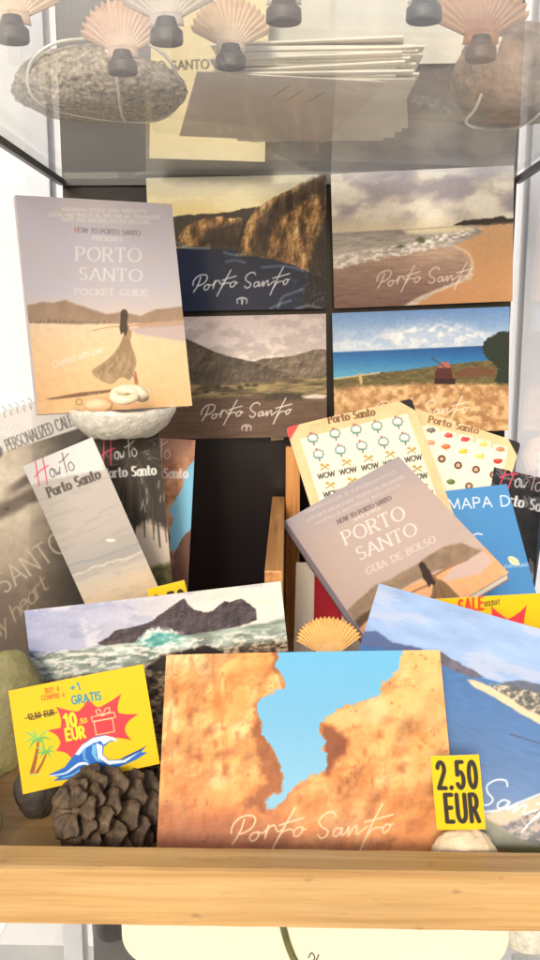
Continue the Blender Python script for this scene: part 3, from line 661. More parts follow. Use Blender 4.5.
s.text('in my heart', (-22, 660), (48, 588), 15, (190, 172, 146), w=.1, thin=.06, slant=.3, xs=.75, gap=.08, alpha=.8)
cal = empty('wall_calendar', (0, 0, 0), 'spiral bound sepia calendar with PERSONALIZED CALENDAR header, leaning behind the green stone', 'calendar', mw=s.M)
s.build('calendar_page', SATIN, cal, thick=.004, back=(206, 198, 190))
bm = bmesh.new()
N = 30
for i in range(N):
    x = -s.w / 2 + .006 + (s.w - .012) * i / (N - 1)
    tube_bm([(x + .0012 * cos(a) * 0 + .0006 * sin(a), s.h - .0045 + .0048 * cos(a) * -1 + .0035, .0045 * sin(a) - .001) for a in np.linspace(-.3, 5.6, 14)], .00042, 6, bm)
from_bm('spiral_binding', bm, mat('white coated wire', rgb(232, 232, 236), rough=.35, var=.04), cal, smooth=True)

# ------------------------------------------------------------------ bookmarks (tall narrow cards)
def grow(pose, extra):
    """same card, reaching EXTRA further down"""
    X, Y, Z, yaw, lean, roll, w, h = pose
    M = Matrix.Rotation(yaw, 3, 'Z') @ Matrix.Rotation(pi / 2 - lean, 3, 'X') @ Matrix.Rotation(roll, 3, 'Z')
    p = Vector((X, Y, Z)) + M @ Vector((0, -extra, 0))
    return [*p, yaw, lean, roll, w, h + extra]
PINK = (232, 84, 112)
s = Sheet(grow([-.10288, .5369, .07587, .02922, .04732, .39057, .05001, .12787], .074), .00042)
s.c[:] = s.ramp([470, 480, 560, 600, 612, 630, 660, 760], [(222, 219, 212), (196, 188, 178), (190, 180, 170), (172, 166, 160), (196, 186, 172), (216, 194, 164), (206, 176, 138), (180, 150, 110)], 5, slope=-.36)
s.mix(sst(.5, .62, s.n(1.2, 5, 33, .6, 3)) * .25, (160, 150, 142))
L0 = s.Y + .36 * s.X
s.mix(sst(2.2, .4, np.abs(L0 - 592 - 6 * (s.n(1, 4, 3) - .5))) * .7, (150, 156, 156)); s.mix(sst(1.6, .2, np.abs(L0 - 602 - 8 * (s.n(1, 4, 13) - .5))) * .7, (222, 212, 198)); s.ell(111, 540, 5, 1.4, (236, 230, 220), soft=.8)
s.poly([(0, 500), (45, 480), (104, 470), (104, 430), (0, 430)], (224, 221, 216), soft=1.5, jag=1.5)
s.howto((39, 484), (77, 470.5), PINK, (70, 64, 62), .8)
s.text('Porto Santo', (50, 497), (101, 478), 10, (74, 66, 62), w=.22, thin=.09, xs=.72, gap=.18, serif=True)
tag(s.build('bookmark', SATIN, thick=.0005, bend=.0012), 'grey beach bookmark reading How to Porto Santo, tilted in front of the palm bookmark', 'bookmark', 'bookmarks fanned under the white dish')

s = Sheet(grow([-.10731, .57703, .07761, .03425, .10317, .0784, .05001, .12182], .084), .00042, (62, 54, 46))
z = lambda pts: [(80 + x / 4.15, 430 + y / 4.15) for x, y in pts]
s.c[:] = np.array([66., 58, 50]) * (.7 + .5 * s.n(2.4, 5, 17, 1.5, .8)[..., None])
s.poly([(120, 536), (150, 520), (176, 534), (180, 800), (100, 800)], (206, 190, 172), soft=3, jag=3)
s.poly([(100, 575), (140, 570), (180, 560), (184, 800), (100, 800)], np.array([104., 100, 62]) * (.6 + .8 * s.n(3, 4, 27)[..., None]), soft=2, jag=2)
for i in range(60):
    a = random.uniform(.15, pi - .15); r0, r1 = random.uniform(6, 30), random.uniform(50, 108)
    cx, cy = 134, 452
    p = [(cx + cos(a) * r0, cy + sin(a) * r0), (cx + cos(a) * (r0 + r1) * .4, cy + sin(a) * (r0 + r1) * .45), (cx + cos(a) * r1 * .55, cy + sin(a) * r1)]
    s.stroke(p, [2.2, 2.6, .8], random.choice([(58, 50, 44), (48, 42, 36), (78, 68, 58)]), alpha=.9, soft=.8)
for i in range(26):
    x, y = random.uniform(96, 172), random.uniform(436, 470); s.stroke([(x, y), (x + random.uniform(-9, 9), y + random.uniform(-5, 2))], [.5, 1.3], (166, 152, 136), soft=.9, alpha=.5)
for i in range(10):
    x, y = random.uniform(140, 168), random.uniform(470, 520); s.stroke([(x, y), (x + random.uniform(-1, 1), y + 6)], 1.1, (196, 184, 168), soft=.9, alpha=.7)
s.howto((103.5, 463), (138.5, 457), PINK, (246, 242, 236), .8)
s.text('Porto Santo', (104.5, 478), (156, 474.5), 9.6, (250, 246, 240), w=.22, thin=.09, xs=.72, gap=.18, serif=True)
tag(s.build('bookmark', SATIN, thick=.0005, bend=.001), 'dark palm frond bookmark with white lettering, between the grey and orange bookmarks', 'bookmark', 'bookmarks fanned under the white dish')

s = Sheet(grow([-.10439, .62055, .06290, .01678, .09985, -.05636, .0518, .1296], .070), .00045)
z = lambda pts: [(80 + x / 4.15, 430 + y / 4.15) for x, y in pts]
n1 = s.n(1.6, 6, 14)
s.c[:] = np.stack([np.interp(n1, [.3, .5, .7], q) for q in ([168, 204, 226], [110, 146, 172], [82, 110, 130])], -1)
s.mix(sst(470, 445, s.Y) * .7, (196, 150, 134)); s.mix(sst(545, 575, s.Y + 4 * n1) * .7, (132, 96, 80))
s.poly(z([(500, 100), (460, 140), (435, 175), (425, 240), (395, 290), (368, 330), (388, 370), (372, 420), (378, 500), (402, 502), (440, 430), (500, 380)]), (134, 200, 230), jag=1.4, jf=5)
s.poly(z([(395, 500), (430, 440), (470, 400), (520, 420), (520, 640), (380, 640)]), np.array([128., 92, 78]) * (.75 + .5 * n1[..., None]), jag=1.2, jf=5)
s.howto((131, 463), (171.5, 460), PINK, (248, 238, 230), .8)
s.text('Porto Santo', (136, 477.5), (187.5, 478), 9.6, (250, 236, 226), w=.22, thin=.09, xs=.72, gap=.18, serif=True)
tag(s.build('bookmark', SATIN, thick=.0005, bend=.001), 'orange rock and blue sky bookmark, rearmost of the three under the white dish', 'bookmark', 'bookmarks fanned under the white dish')

# ------------------------------------------------------------------ postcards at the front
def rock_tone(s, n, dark, mid, lite, k=(.3, .5, .68)): return np.stack([np.interp(n, k, [dark[i], mid[i], lite[i]]) for i in range(3)], -1)

s = Sheet([-.06829, .46345, .01014, .08395, .13505, .09725, .15234, .10805], .00046)
s = Sheet(grow([-.06829, .46345, .01014, .08395, .13505, .09725, .15234, .10805], .004), .00046)
n1 = s.n(.8, 6, 81, 1, 2.4)
skyc = np.stack([np.interp(s.X, [25, 110, 200, 290], q) for q in ([168, 190, 224, 244], [172, 190, 216, 234], [204, 208, 208, 214])], -1)
s.c[:] = skyc * (.93 + .12 * n1[..., None]); s.mix(sst(636, 622, s.Y + .12 * s.X - 8) * 0 + sst(.52, .66, s.n(.6, 5, 85, 1, 2)) * .45, (150, 158, 186)); s.mix(sst(.55, .72, s.n(.7, 5, 86, 1, 1.6)) * .5, (240, 236, 230))
s.poly([(14, 650), (24, 650), (40, 652), (62, 654), (100, 645), (100, 670), (14, 672)], (92, 104, 128), soft=1.5, jag=1)
s.poly([(97, 643), (106, 638), (111, 635), (115, 630), (130, 627), (144, 624), (152, 621), (159, 615), (172, 606), (180, 600), (184, 598), (188, 604), (194, 609), (204, 612), (212, 611), (218, 606), (224, 601), (230, 602), (241, 598), (250, 604), (256, 610), (257, 620), (240, 626), (200, 634), (150, 642), (110, 648)], np.array([76., 66, 70]) * (.85 + .3 * s.n(2, 5, 22)[..., None]) * s.relief(1.3, 181, 2., 6), jag=.8, jf=5)
sea = np.array([146., 158, 146]) * (.55 + .9 * s.n(1.8, 5, 41, .5, 2.6)[..., None])
s.poly([(14, 662), (60, 652), (110, 645), (160, 638), (220, 630), (290, 618), (295, 800), (14, 800)], sea, soft=1, jag=1.2)
s.poly([(136, 645), (142, 636), (152, 631), (165, 630), (178, 634), (192, 637), (180, 645), (158, 648)], rock_tone(s, s.n(3, 4, 52, 1, 2), (70, 146, 142), (116, 180, 170), (206, 224, 212)), soft=2.2, jag=3)
foam = sst(.46, .6, s.n(3.2, 5, 62, .6, 1.8))
s.mix(foam * sst(630, 650, s.Y + .1 * (s.X - 150)) * (s.Y > 645 - .105 * (s.X - 110)) * .85, (236, 232, 222))
fm = sst(.44, .62, s.n(5, 4, 63))
for pts in ([(138, 640), (146, 632), (154, 628), (168, 627), (184, 632), (176, 633), (160, 632), (150, 637)], [(150, 648), (165, 644), (185, 643), (196, 638), (198, 646), (170, 652)], [(100, 652), (136, 646), (140, 650), (104, 658)]):
    k, m = s.mask(pts, 1.6, 2.5)
    s.mix(m * (.35 + .65 * fm[k]), (238, 240, 234), k)
peb = rock_tone(s, s.n(4.5, 4, 72, .8, 1.5), (62, 50, 42), (124, 104, 84), (190, 170, 144)) * s.relief(3, 191, 1.6, 5)
s.poly([(14, 684), (80, 676), (140, 668), (150, 660), (180, 650), (220, 648), (240, 645), (292, 640), (298, 800), (14, 800)], peb, soft=3, jag=3)
s.poly([(146, 668), (160, 657), (186, 650), (205, 645), (220, 650), (230, 655), (200, 662), (165, 672)], (48, 40, 36), soft=1.2, jag=2, jf=5)
s.grain(9, .1)
tag(s.build('postcard', GLOSSY, thick=.0006, bend=.001, edge=(246, 244, 240)), 'postcard of a dark rocky islet with a turquoise wave, behind the yellow offer card', 'postcard', 'postcards leaning along the front of the shelf')

s = Sheet(grow([.00993, .40032, .00286, -.04501, .6265, .04393, .15865, .10521], .0125), .00046)
z = lambda pts: [(150 + x / 1.742, 640 + y / 1.742) for x, y in pts]
wx = s.fx + .6 * (s.n(.8, 4, 2) - .5); 
n1 = fbm(wx, s.fy, .75, 7, 11); n2 = fbm(wx, s.fy, .42, 5, 34, 1.9, .8); n3 = s.n(3.2, 5, 44)
base = rock_tone(s, .62 * n1 + .38 * n2, (230, 148, 82), (240, 164, 96), (250, 192, 130), (.32, .5, .7))
base = base * np.clip(s.relief(.34, 140, 1.5, 3) * s.relief(.7, 120, 1.2, 5, gain=.5) * s.relief(3.2, 131, .35, 4), .68, 1.1); base = np.minimum(base, 252)
s.c[:] = base
s.mix(sst(.6, .74, n1) * .35, (250, 206, 150)); s.mix(sst(740, 850, s.Y + 30 * (n2 - .5)) * .35, (206, 112, 56)); s.mix(sst(330, 420, s.X) * sst(760, 690, s.Y) * .45, (250, 196, 124))
# darker, redder streaks down both faces
st = fbm(s.fx, s.fy, 1.1, 5, 66, 2.6, .5)
s.mix(sst(.56, .7, st) * sst(236, 222, s.X) * .4, (196, 108, 52)); s.mix(sst(.58, .7, fbm(s.fx, s.fy, .8, 6, 67)) * .35, (220, 128, 60))
for x, y, r in [(190, 720, 9), (176, 700, 6), (178, 740, 7), (200, 758, 5), (215, 745, 6), (172, 770, 6), (205, 700, 4), (238, 735, 5), (226, 770, 8), (365, 752, 6), (340, 790, 5), (402, 770, 5), (420, 748, 4), (300, 800, 5), (380, 735, 5)]:
    s.ell(x, y, r * .45, r * .8, (142, 74, 36), soft=2.2, alpha=.5, jag=3)
sky = [(222, 10), (222, 30), (220, 48), (232, 60), (236, 72), (234, 86), (214, 92), (196, 100), (188, 112), (188, 132), (194, 150), (196, 166), (208, 184), (222, 206), (228, 226), (232, 244), (231, 262), (220, 268), (206, 272), (199, 282), (200, 294), (206, 298), (222, 288), (244, 262), (256, 256), (268, 242), (286, 236), (303, 231), (309, 216), (309, 205), (300, 190), (305, 176), (297, 158), (296, 146), (303, 136), (318, 128), (332, 121), (352, 114), (366, 110), (384, 104), (400, 96), (403, 84), (406, 75), (420, 64), (434, 48), (440, 22), (440, 8)]
rim = [(x + 3, y) for x, y in sky]
s.poly(z([(188, 130), (205, 180), (228, 220), (232, 262), (200, 285), (206, 304), (180, 290), (160, 285), (200, 250), (186, 200), (176, 160)]), (122, 62, 34), soft=3.5, jag=5, jf=4, alpha=.62)
s.poly(z([(296, 146), (318, 150), (345, 175), (340, 200), (322, 214), (312, 238), (300, 234), (303, 200)]), (112, 54, 34), soft=3.4, jag=3, alpha=.75)
s.poly(z([(300, 136), (360, 112), (410, 104), (420, 130), (380, 150), (330, 146)]), (252, 204, 146), soft=5, jag=4, alpha=.6)
s.poly(z([(x - 7, y + 3) for x, y in sky]), (150, 84, 44), jag=4.2, jf=3.4, soft=1.2, alpha=.5)
s.poly(z(sky), s.ramp([650, 720, 800], [(112, 186, 224), (120, 184, 218), (140, 196, 222)]), jag=4.2, jf=3.4, soft=.7)
s.poly(z([(0, 280), (120, 300), (190, 292), (240, 320), (230, 420), (0, 420)]), (160, 82, 44), soft=12, jag=8, alpha=.5)
s.poly(z([(470, 60), (520, 40), (520, 130), (480, 150), (450, 120)]), (250, 196, 128), soft=6, jag=5, alpha=.5)
pit = s.n(4.5, 3, 151); s.mix(sst(.68, .8, pit) * sst(.45, .6, s.n(.8, 3, 155)) * (s.c[..., 0] > 170) * (s.c[..., 2] < 160) * .4, (128, 66, 34)); s.grain(14, .04)
s.sign((231.5, 836), (393.5, 827), (255, 222, 176), 1.5)
tag(s.build('postcard', GLOSSY, thick=.0006, bend=.0012, edge=(250, 244, 236)), 'large postcard of orange eroded rocks framing blue sky, leaning at the front rail', 'postcard', 'postcards leaning along the front of the shelf')

s = Sheet([.0985, .4115, .00396, -.22744, .52224, -.20864, .17408, .1197], .0005)
z = lambda pts: [(355 + x / 2.919, 575 + y / 2.919) for x, y in pts]
n1 = s.n(.5, 6, 51, 1, 3.2)
s.c[:] = s.ramp([575, 610, 660], [(150, 178, 220), (144, 166, 206), (170, 184, 212)], 6, slope=.33) * (.9 + .2 * n1[..., None]); s.mix(sst(.5, .66, s.n(.45, 6, 56, 1, 3.5)) * .5, (196, 198, 212))
hz = [(-60, 178), (130, 215), (250, 262), (310, 282), (440, 320), (700, 400)]
s.poly(z(hz + [(700, 1000), (-60, 1000)]), s.ramp([640, 690, 760, 820], [(52, 106, 164), (24, 82, 142), (16, 72, 126), (48, 110, 142)], 8, slope=.3) * (.9 + .2 * s.n(3, 4, 6, .6, 2)[..., None]))
s.poly(z([(-60, 150), (15, 162), (62, 164), (110, 195), (160, 208), (190, 214), (250, 262), (180, 235), (90, 215), (-60, 190)]), np.array([74., 92, 140]), soft=1, jag=1)
s.poly(z([(245, 222), (262, 232), (280, 246), (300, 252), (316, 266), (340, 276), (374, 298), (340, 300), (300, 284), (262, 268), (246, 258)]), np.array([92., 86, 104]) * (.7 + .6 * s.n(3, 4, 9)[..., None]), jag=1.2)
s.poly(z([(420, 320), (440, 312), (480, 308), (560, 322), (700, 350), (700, 420), (540, 360), (440, 340)]), np.array([84., 92, 112]) * (.8 + .4 * s.n(2, 4, 9)[..., None]), soft=1, jag=1)
town = rock_tone(s, s.n(6, 4, 46), (62, 66, 62), (112, 108, 96), (206, 190, 168))
s.poly(z([(390, 318), (440, 322), (500, 338), (700, 380), (700, 520), (540, 415), (480, 385), (430, 350)]), town, soft=1.2, jag=1.5)
s.poly(z([(328, 306), (350, 306), (392, 326), (440, 352), (500, 392), (560, 418), (700, 520), (700, 545), (540, 436), (470, 398), (400, 352), (350, 330)]), (238, 200, 160), soft=1, jag=1)
for i in range(12): s.ell(355 + (456 + 11 * i) / 2.919, 575 + (465 + 3.6 * i + random.uniform(-1, 1)) / 2.919, 2.1, .8, (36, 58, 90), soft=.5)
s.poly(z([(370, 700), (400, 690), (440, 688), (500, 660), (560, 635), (700, 600), (700, 1000), (360, 1000)]), (216, 184, 146), soft=1.6, jag=1.4)
s.stroke(z([(375, 692), (430, 684), (490, 660), (560, 632)]), 2.2, (226, 224, 216), curve=True, soft=1.2)
s.poly(z([(420, 735), (470, 715), (520, 690), (700, 640), (700, 1000), (400, 1000)]), rock_tone(s, s.n(5, 4, 48), (62, 60, 62), (110, 100, 96), (190, 168, 150)), soft=1.6, jag=2)
s.poly(z([(370, 705), (400, 718), (440, 748), (480, 770), (560, 800), (700, 820), (700, 1000), (340, 1000)]), np.array([116., 112, 66]) * (.8 + .4 * s.n(2, 5, 49)[..., None]), soft=2, jag=2)
s.sign((386, 768), (566, 820), (226, 234, 238), 1.6)
tag(s.build('postcard', GLOSSY, thick=.0006, bend=.001, edge=(246, 246, 248)), 'postcard of a blue bay and long beach, tilted behind the 2.50 EUR price tag', 'postcard', 'postcards leaning along the front of the shelf')

# ------------------------------------------------------------------ yellow offer cards and price tags
YEL, RED, INK = (242, 194, 14), (236, 62, 70), (44, 40, 34)
s = Sheet([-.10757, .42464, .02835, .17152, .31348, .14007, .07482, .05579], .00026, YEL)
z = lambda pts: [(10 + x / 3.484, 660 + y / 3.484) for x, y in pts]
def curvy(pts, dip):
    out = []; c = np.mean(pts, 0)
    for a, b in zip(pts, pts[1:] + pts[:1]):
        a, b = np.array(a), np.array(b); m = (a + b) / 2; m = m + (c - m) * dip
        out += [tuple((1 - t) ** 2 * a + 2 * t * (1 - t) * m + t * t * b) for t in np.linspace(0, 1, 7)[:-1]]
    return out
s.poly(z(curvy([(126, 246), (176, 236), (160, 164), (236, 180), (272, 132), (308, 166), (388, 118), (378, 184), (448, 188), (402, 234), (424, 280), (350, 272), (310, 300), (215, 346), (160, 318), (172, 280)], .14)), RED)
s.ell(10 + 362 / 3.484, 660 + 325 / 3.484, 13, 13, YEL)
s.poly(z([(134, 400), (165, 386), (190, 374), (208, 350), (226, 328), (246, 300), (268, 282), (296, 268), (326, 262), (356, 268), (377, 284), (350, 284), (326, 304), (324, 330), (346, 350), (396, 346), (440, 322), (476, 300), (456, 322), (481, 322), (440, 348), (380, 374), (300, 386), (226, 414), (150, 422), (170, 409)]), (36, 104, 192))
s.poly(z([(226, 330), (250, 298), (290, 272), (330, 264), (360, 270), (377, 285), (350, 280), (326, 296), (316, 282), (290, 290), (262, 308), (240, 332)]), (240, 246, 250))
s.poly(z([(300, 290), (322, 300), (320, 330), (344, 352), (396, 350), (450, 322), (400, 358), (344, 366), (306, 342)]), (240, 246, 250)); s.poly(z([(286, 296), (300, 296), (300, 336), (330, 364), (300, 352), (284, 326)]), (112, 184, 230)); s.poly(z([(250, 316), (264, 306), (262, 340), (280, 362), (256, 350)]), (90, 160, 220))
s.stroke(z([(140, 404), (190, 396), (216, 380), (240, 364), (266, 362), (282, 378)]), [.8, 1.4, 2.2, 2.8, 2.2, .8], (236, 244, 250), curve=True); s.stroke(z([(180, 412), (220, 400), (244, 384), (262, 380)]), [.6, 1.4, 1.6, .6], (130, 196, 234), curve=True)
s.poly(z([(398, 338), (440, 318), (478, 299), (458, 314), (420, 336), (380, 350)]), (24, 72, 140))
for pts, w in (([(98, 285), (92, 330), (76, 396)], [2.2, 3.2, 4.6]), ([(126, 326), (112, 360), (90, 398)], [1.6, 2.4, 3.4])): s.stroke(z(pts), w, (158, 86, 40), curve=True)
for cx, cy, k in ((96, 280, 1.), (124, 324, .72)):
    for dx, dy in ((-48, -26), (-46, 12), (-20, -36), (40, -34), (46, 0), (26, 26), (-28, 30)): s.stroke(z([(cx, cy), (cx + dx * k * .55, cy + dy * k * .5 - 9 * k), (cx + dx * k, cy + dy * k)]), [2.8 * k, 2.6 * k, .5], random.choice([(112, 178, 86), (142, 196, 96)]), curve=True)
s.ell(10 + 86 / 3.484, 660 + 399 / 3.484, 7, 1.1, (196, 206, 90), soft=.8)
s.text('BUY 4', (45.5, 693.5), (59, 691), 4.8, (232, 96, 42), w=.2, xs=.6); s.text('COMPRE 4', (41.5, 700.5), (64.5, 697), 4.5, (232, 96, 42), w=.2, xs=.6)
s.text('+1', (71.5, 692), (80, 690), 7.2, (24, 140, 176), w=.2, xs=.7); s.text('GRATIS', (72.5, 704.5), (101, 699.5), 8, (24, 140, 176), w=.2, xs=.62, gap=.18)
s.text('12,50 EUR', (28.5, 720), (54, 715), 5.4, INK, w=.2, xs=.6); s.stroke([(25, 718.5), (57, 712.5)], .9, INK)
s.text('10', (66, 727.5), (76.5, 725.5), 12.5, (255, 226, 40), w=.24, xs=.6); s.text('.50', (79.5, 724), (87, 722.5), 4.4, (255, 226, 40), w=.22, xs=.7); s.text('EUR', (67, 740.5), (85, 737.5), 11, (255, 226, 40), w=.23, xs=.62)
for pts in ([(292, 214), (356, 204), (364, 250), (300, 262), (292, 214)], [(282, 200), (362, 182), (368, 200), (288, 216), (282, 200)], [(322, 196), (304, 190), (298, 176), (312, 172), (322, 196), (332, 170), (346, 166), (348, 180), (324, 194)]): s.stroke(z(pts), .9, (255, 214, 150))
tag(s.build('offer_card', SATIN, thick=.0006, bend=-.0008, twist=.0008), 'yellow offer card with palms and blue wave, standing on the pine cone', 'offer card', 'yellow offer cards')

s = Sheet([.12038, .48648, .05806, -.03796, .12713, .07361, .07651, .05497], .0003, YEL)
s.poly(curvy([(478, 636), (489, 628), (491, 606), (508, 619), (527, 605), (524, 624), (548, 630), (560, 640), (540, 690), (490, 690)], .14), RED)
s.text('SALE', (459, 613), (483, 609), 12.5, (236, 70, 50), w=.2, xs=.56, up=(-.02, -1)); s.text('HOLIDAY', (485, 606.5), (500, 604), 4.6, (70, 66, 40), w=.18, xs=.55, alpha=.85)
s.stroke(arc(509, 624, 3, 2.4, 180, 360), .8, (255, 200, 150))
tag(s.build('offer_card', SATIN, thick=.0006), 'yellow SALE card with red burst behind the blue bay postcard', 'offer card', 'yellow offer cards')

def price_tag(pose, drop, label):
    s = Sheet(pose, .00022, YEL); P = lambda u, v: np.array(s.design(np.array([u * s.w]), np.array([(v - drop) * s.h]))).ravel()
    for t, u0, u1, v, q in (('2.50', -.38, .40, .56, .35), ('EUR', -.27, .38, .11, .36)):
        up = P(u0, v + q) - P(u0, v)
        s.text(t, P(u0, v), P(u1, v), float(np.hypot(*up)), (44, 42, 34), w=.165, xs=.6, gap=.26, up=up)
    return tag(s.build('price_tag', SATIN, thick=.0006, bend=.0006), label, 'price tag', 'yellow 2.50 EUR price tags')
price_tag([.08715, .386, .02524, -.17253, .23365, .12115, .02405, .03655], 0, 'yellow 2.50 EUR price tag standing on the white pebble')
price_tag([-.06752, .49505, .08217, -.00246, .13971, .24562, .02397, .036], .07, 'yellow price tag half hidden behind the islet postcard, below the bookmarks')

# ------------------------------------------------------------------ things inside the wooden crate
s = Sheet([.1649, .61, .01485, .14998, .53017, .09167, .085, .15], .0005, (84, 148, 204))
s.mix(s.n(.5, 4, 4) * .25, (104, 164, 214))
s.text('MAPA D', (449.5, 509.5), (510, 505.5), 10.2, (240, 246, 250), w=.12, xs=.95, gap=.22, up=(-.12, -1)); s.stroke([(474, 534.8), (478, 533.6), (482, 534.5)], 1.4, (236, 242, 248), curve=True)
s.poly([(508, 557), (513, 556.5), (518, 560), (519.5, 565), (514, 565), (509.5, 562)], (244, 240, 200), curve=True); s.stroke([(509, 558), (514, 561), (518, 564)], .8, (214, 196, 110)); s.text('PORTO SANTO', (505, 568), (531, 566), 2.8, (226, 238, 246), w=.2, alpha=.8)
tag(s.build('folded_map', SATIN, thick=.004, back=(240, 240, 238)), 'plain blue folded map reading MAPA, between the guide book and black bookmark', 'map')

s = Sheet([.17067, .65491, .01614, radians(9), radians(20), radians(-14), .05, .15], .0005, (34, 32, 34))
s.c[:] = np.array([44., 42, 44]) * (.6 + .7 * s.n(1.5, 5, 7)[..., None])
for i in range(26):
    x, y = random.uniform(486, 540), random.uniform(465, 482); s.stroke([(x, y), (x + random.uniform(3, 9), y + random.uniform(2, 8))], [1.4, .4], (172, 168, 164), soft=.8, alpha=.6)
for i in range(14):
    x = random.uniform(520, 545); y = random.uniform(556, 580); s.stroke([(x, y), (x + random.uniform(-2, 2), y + 16)], 1.4, (206, 200, 194), soft=1, alpha=.7)
s.howto((499.5, 486), (541, 493.5), PINK, (248, 246, 244), .8); s.text('Porto Santo', (496, 502), (557, 515), 10.5, (250, 248, 244), w=.22, thin=.09, xs=.72, gap=.18, serif=True)
tag(s.build('bookmark', SATIN, thick=.0005), 'black bookmark with pink and white lettering behind the blue map', 'bookmark', 'bookmarks behind the blue map')

def sticker_sheet(pose, hdr, label, paint, cell=.00042):
    s = Sheet(pose, cell, (250, 240, 216)); u, v = s.LX, s.LY
    d = np.minimum(np.minimum(u + s.w / 2, s.w / 2 - u), np.minimum(v, s.h - .004 - v))
    border = np.array([246., 206, 156]) * (.94 + .12 * s.n(1, 4, 5)[..., None])
    s.mix(sst(.0088, .0080, d), border)
    k = .0115
    def cornertri(sx, sy, col):
        cx, cy = sx * s.w / 2, (s.h if sy > 0 else 0); m = (np.abs(u - cx) + np.abs(v - cy)); s.mix(sst(k + .0003, k - .0003, m), col)
    paint(s, cornertri)
    o = s.build('sticker_sheet', PAPER, thick=.0004, corner=.003, bend=.0012)
    return tag(o, label, 'sticker sheet', 'sticker sheets standing in the wooden crate')
def st1(s, tri):
    tri(-1, 1, (222, 92, 84)); tri(1, 1, (52, 46, 44)); z = lambda x, y: (285 + x / 3.176, 400 + y / 3.176)
    s.text('How to', z(82, 92), z(130, 78), 5.5, (238, 180, 130), w=.12, slant=.3, xs=.8, gap=.1); s.text('Porto Santo', z(140, 76), z(285, 50), 7.6, (88, 58, 34), w=.2, thin=.09, xs=.8, gap=.2, serif=True)
    for x, y in ((88, 122), (158, 108), (225, 95), (291, 84), (357, 70), (106, 173), (175, 160), (243, 147), (312, 134), (379, 121)):
        cx, cy = z(x, y); s.ell(cx, cy, 5.2, 4.6, (84, 108, 102), soft=.7)
        for a in range(0, 360, 40): s.stroke([(cx + 5 * cos(radians(a)), cy + 4.6 * sin(radians(a))), (cx + 6.3 * cos(radians(a)), cy + 5.7 * sin(radians(a)))], .6, (90, 96, 90), alpha=.6)
        s.ell(cx, cy, 4.4, 3.8, (212, 226, 212)); s.ell(cx - .4, cy - .8, 3.4, 2.0, (246, 246, 234), soft=.6)
        s.stroke([(cx + 1, cy + 5), (cx + 1.3, cy + 6.8)], 1.1, (60, 66, 60)); s.ell(cx - 2, cy - 5.2, 1.1, .8, (220, 80, 80), soft=.5); s.stroke([(cx - 4, cy + 3), (cx + 4, cy + 3.4)], .8, (70, 150, 150))
    row = lambda x0, y0, i: z(x0 + 69 * i, y0 - 13.2 * i)
    for x0, y0 in ((132, 247), (150, 305), (168, 362)):
        for i in range(5):
            cx, cy = row(x0, y0, i); s.text('WOW', (cx - 8.2, cy + 1.7), (cx + 8.4, cy - 1.7), 5.0, (44, 42, 40), w=.2, gap=.14)
            ix, iy = cx - 2, cy - 10
            s.stroke([(ix - 4, iy + 2.5), (ix + 3, iy - 2.5)], 1.2, (170, 140, 70)); s.stroke([(ix + 4, iy + 2), (ix - 3, iy - 3)], 1.2, (186, 156, 86)); s.ell(ix - 3, iy - 2.6, 1.8, 1.3, (196, 160, 70), soft=.5); s.ell(ix + 3, iy - 2.4, 1.8, 1.3, (196, 160, 70), soft=.5)
sticker_sheet([.09279, .63829, .07958, .13667, .504, .22628, .11195, .14688], None, 'cream sticker sheet of round island stickers and WOW words, under the guide book', st1)
def st2(s, tri):
    tri(-1, 1, (52, 46, 44)); tri(1, 1, (52, 46, 44)); z = lambda x, y: (400 + x / 3.857, 395 + y / 3.857)
    s.text('to', z(68, 90), z(92, 97), 4, (238, 180, 130), w=.12, slant=.3); s.text('Porto Santo', z(110, 106), z(298, 151), 6.6, (92, 60, 36), w=.2, thin=.09, xs=.8, gap=.2, serif=True)
    items = [(120, 137, (120, 110, 104)), (187, 157, (228, 74, 74)), (250, 172, (226, 60, 66)), (320, 190, (240, 206, 110)), (385, 210, (240, 134, 92)), (117, 185, (240, 160, 120)), (175, 200, (236, 112, 56)), (243, 218, (240, 190, 60)), (308, 237, (244, 204, 96)), (378, 255, (206, 66, 56)), (160, 247, (96, 62, 48)), (223, 272, (100, 66, 50)), (292, 288, (104, 68, 52)), (360, 308, (120, 80, 60)), (195, 335, (98, 118, 62)), (265, 352, (110, 90, 70)), (330, 368, (110, 120, 70)), (130, 310, (120, 90, 60))]
    for x, y, c in items:
        cx, cy = z(x, y); R = Matrix.Rotation(radians(13), 2)
        cell = [tuple(Vector((cx, cy)) + R @ Vector(p)) for p in ((-6.5, -4.2), (6.5, -4.2), (7.2, -3.4), (7.2, 3.4), (6.5, 4.2), (-6.5, 4.2), (-7.2, 3.4), (-7.2, -3.4))]
        s.poly(cell, (255, 238, 216), soft=.6); 
        if c[0] > 200 or c[1] > 100: s.ell(cx, cy, 4.6, 2.6, c, jag=1.4, jf=8); s.ell(cx - 1, cy - .8, 1.8, 1, tuple(min(255, q + 40) for q in c), soft=.6)
        else: s.stroke(arc(cx, cy, 3, 2.8, 0, 360, 16), 2, c); s.ell(cx, cy, 1.6, 1.5, (226, 170, 130), soft=.6)
sticker_sheet([.09960, .67945, .05693, .01327, .28147, -.31967, .1091, .15095], None, 'peach sticker sheet of food and crab stickers, tilted behind the other sheet', st2)

# a striped napkin-like card standing in the crate behind the shell
s = Sheet([.0345, .572, .024, -.10, .72, .04, .062, .094], .0007, (234, 222, 204))
s.mix(sst(.0002, -.0002, np.abs(s.LX + .006) - .0105), (172, 30, 44)); s.grain(14, .12)
tag(s.build('striped_card', PAPER, thick=.0012, back=(230, 220, 204)), 'cream card with a wide crimson stripe, standing behind the scallop shell', 'card')

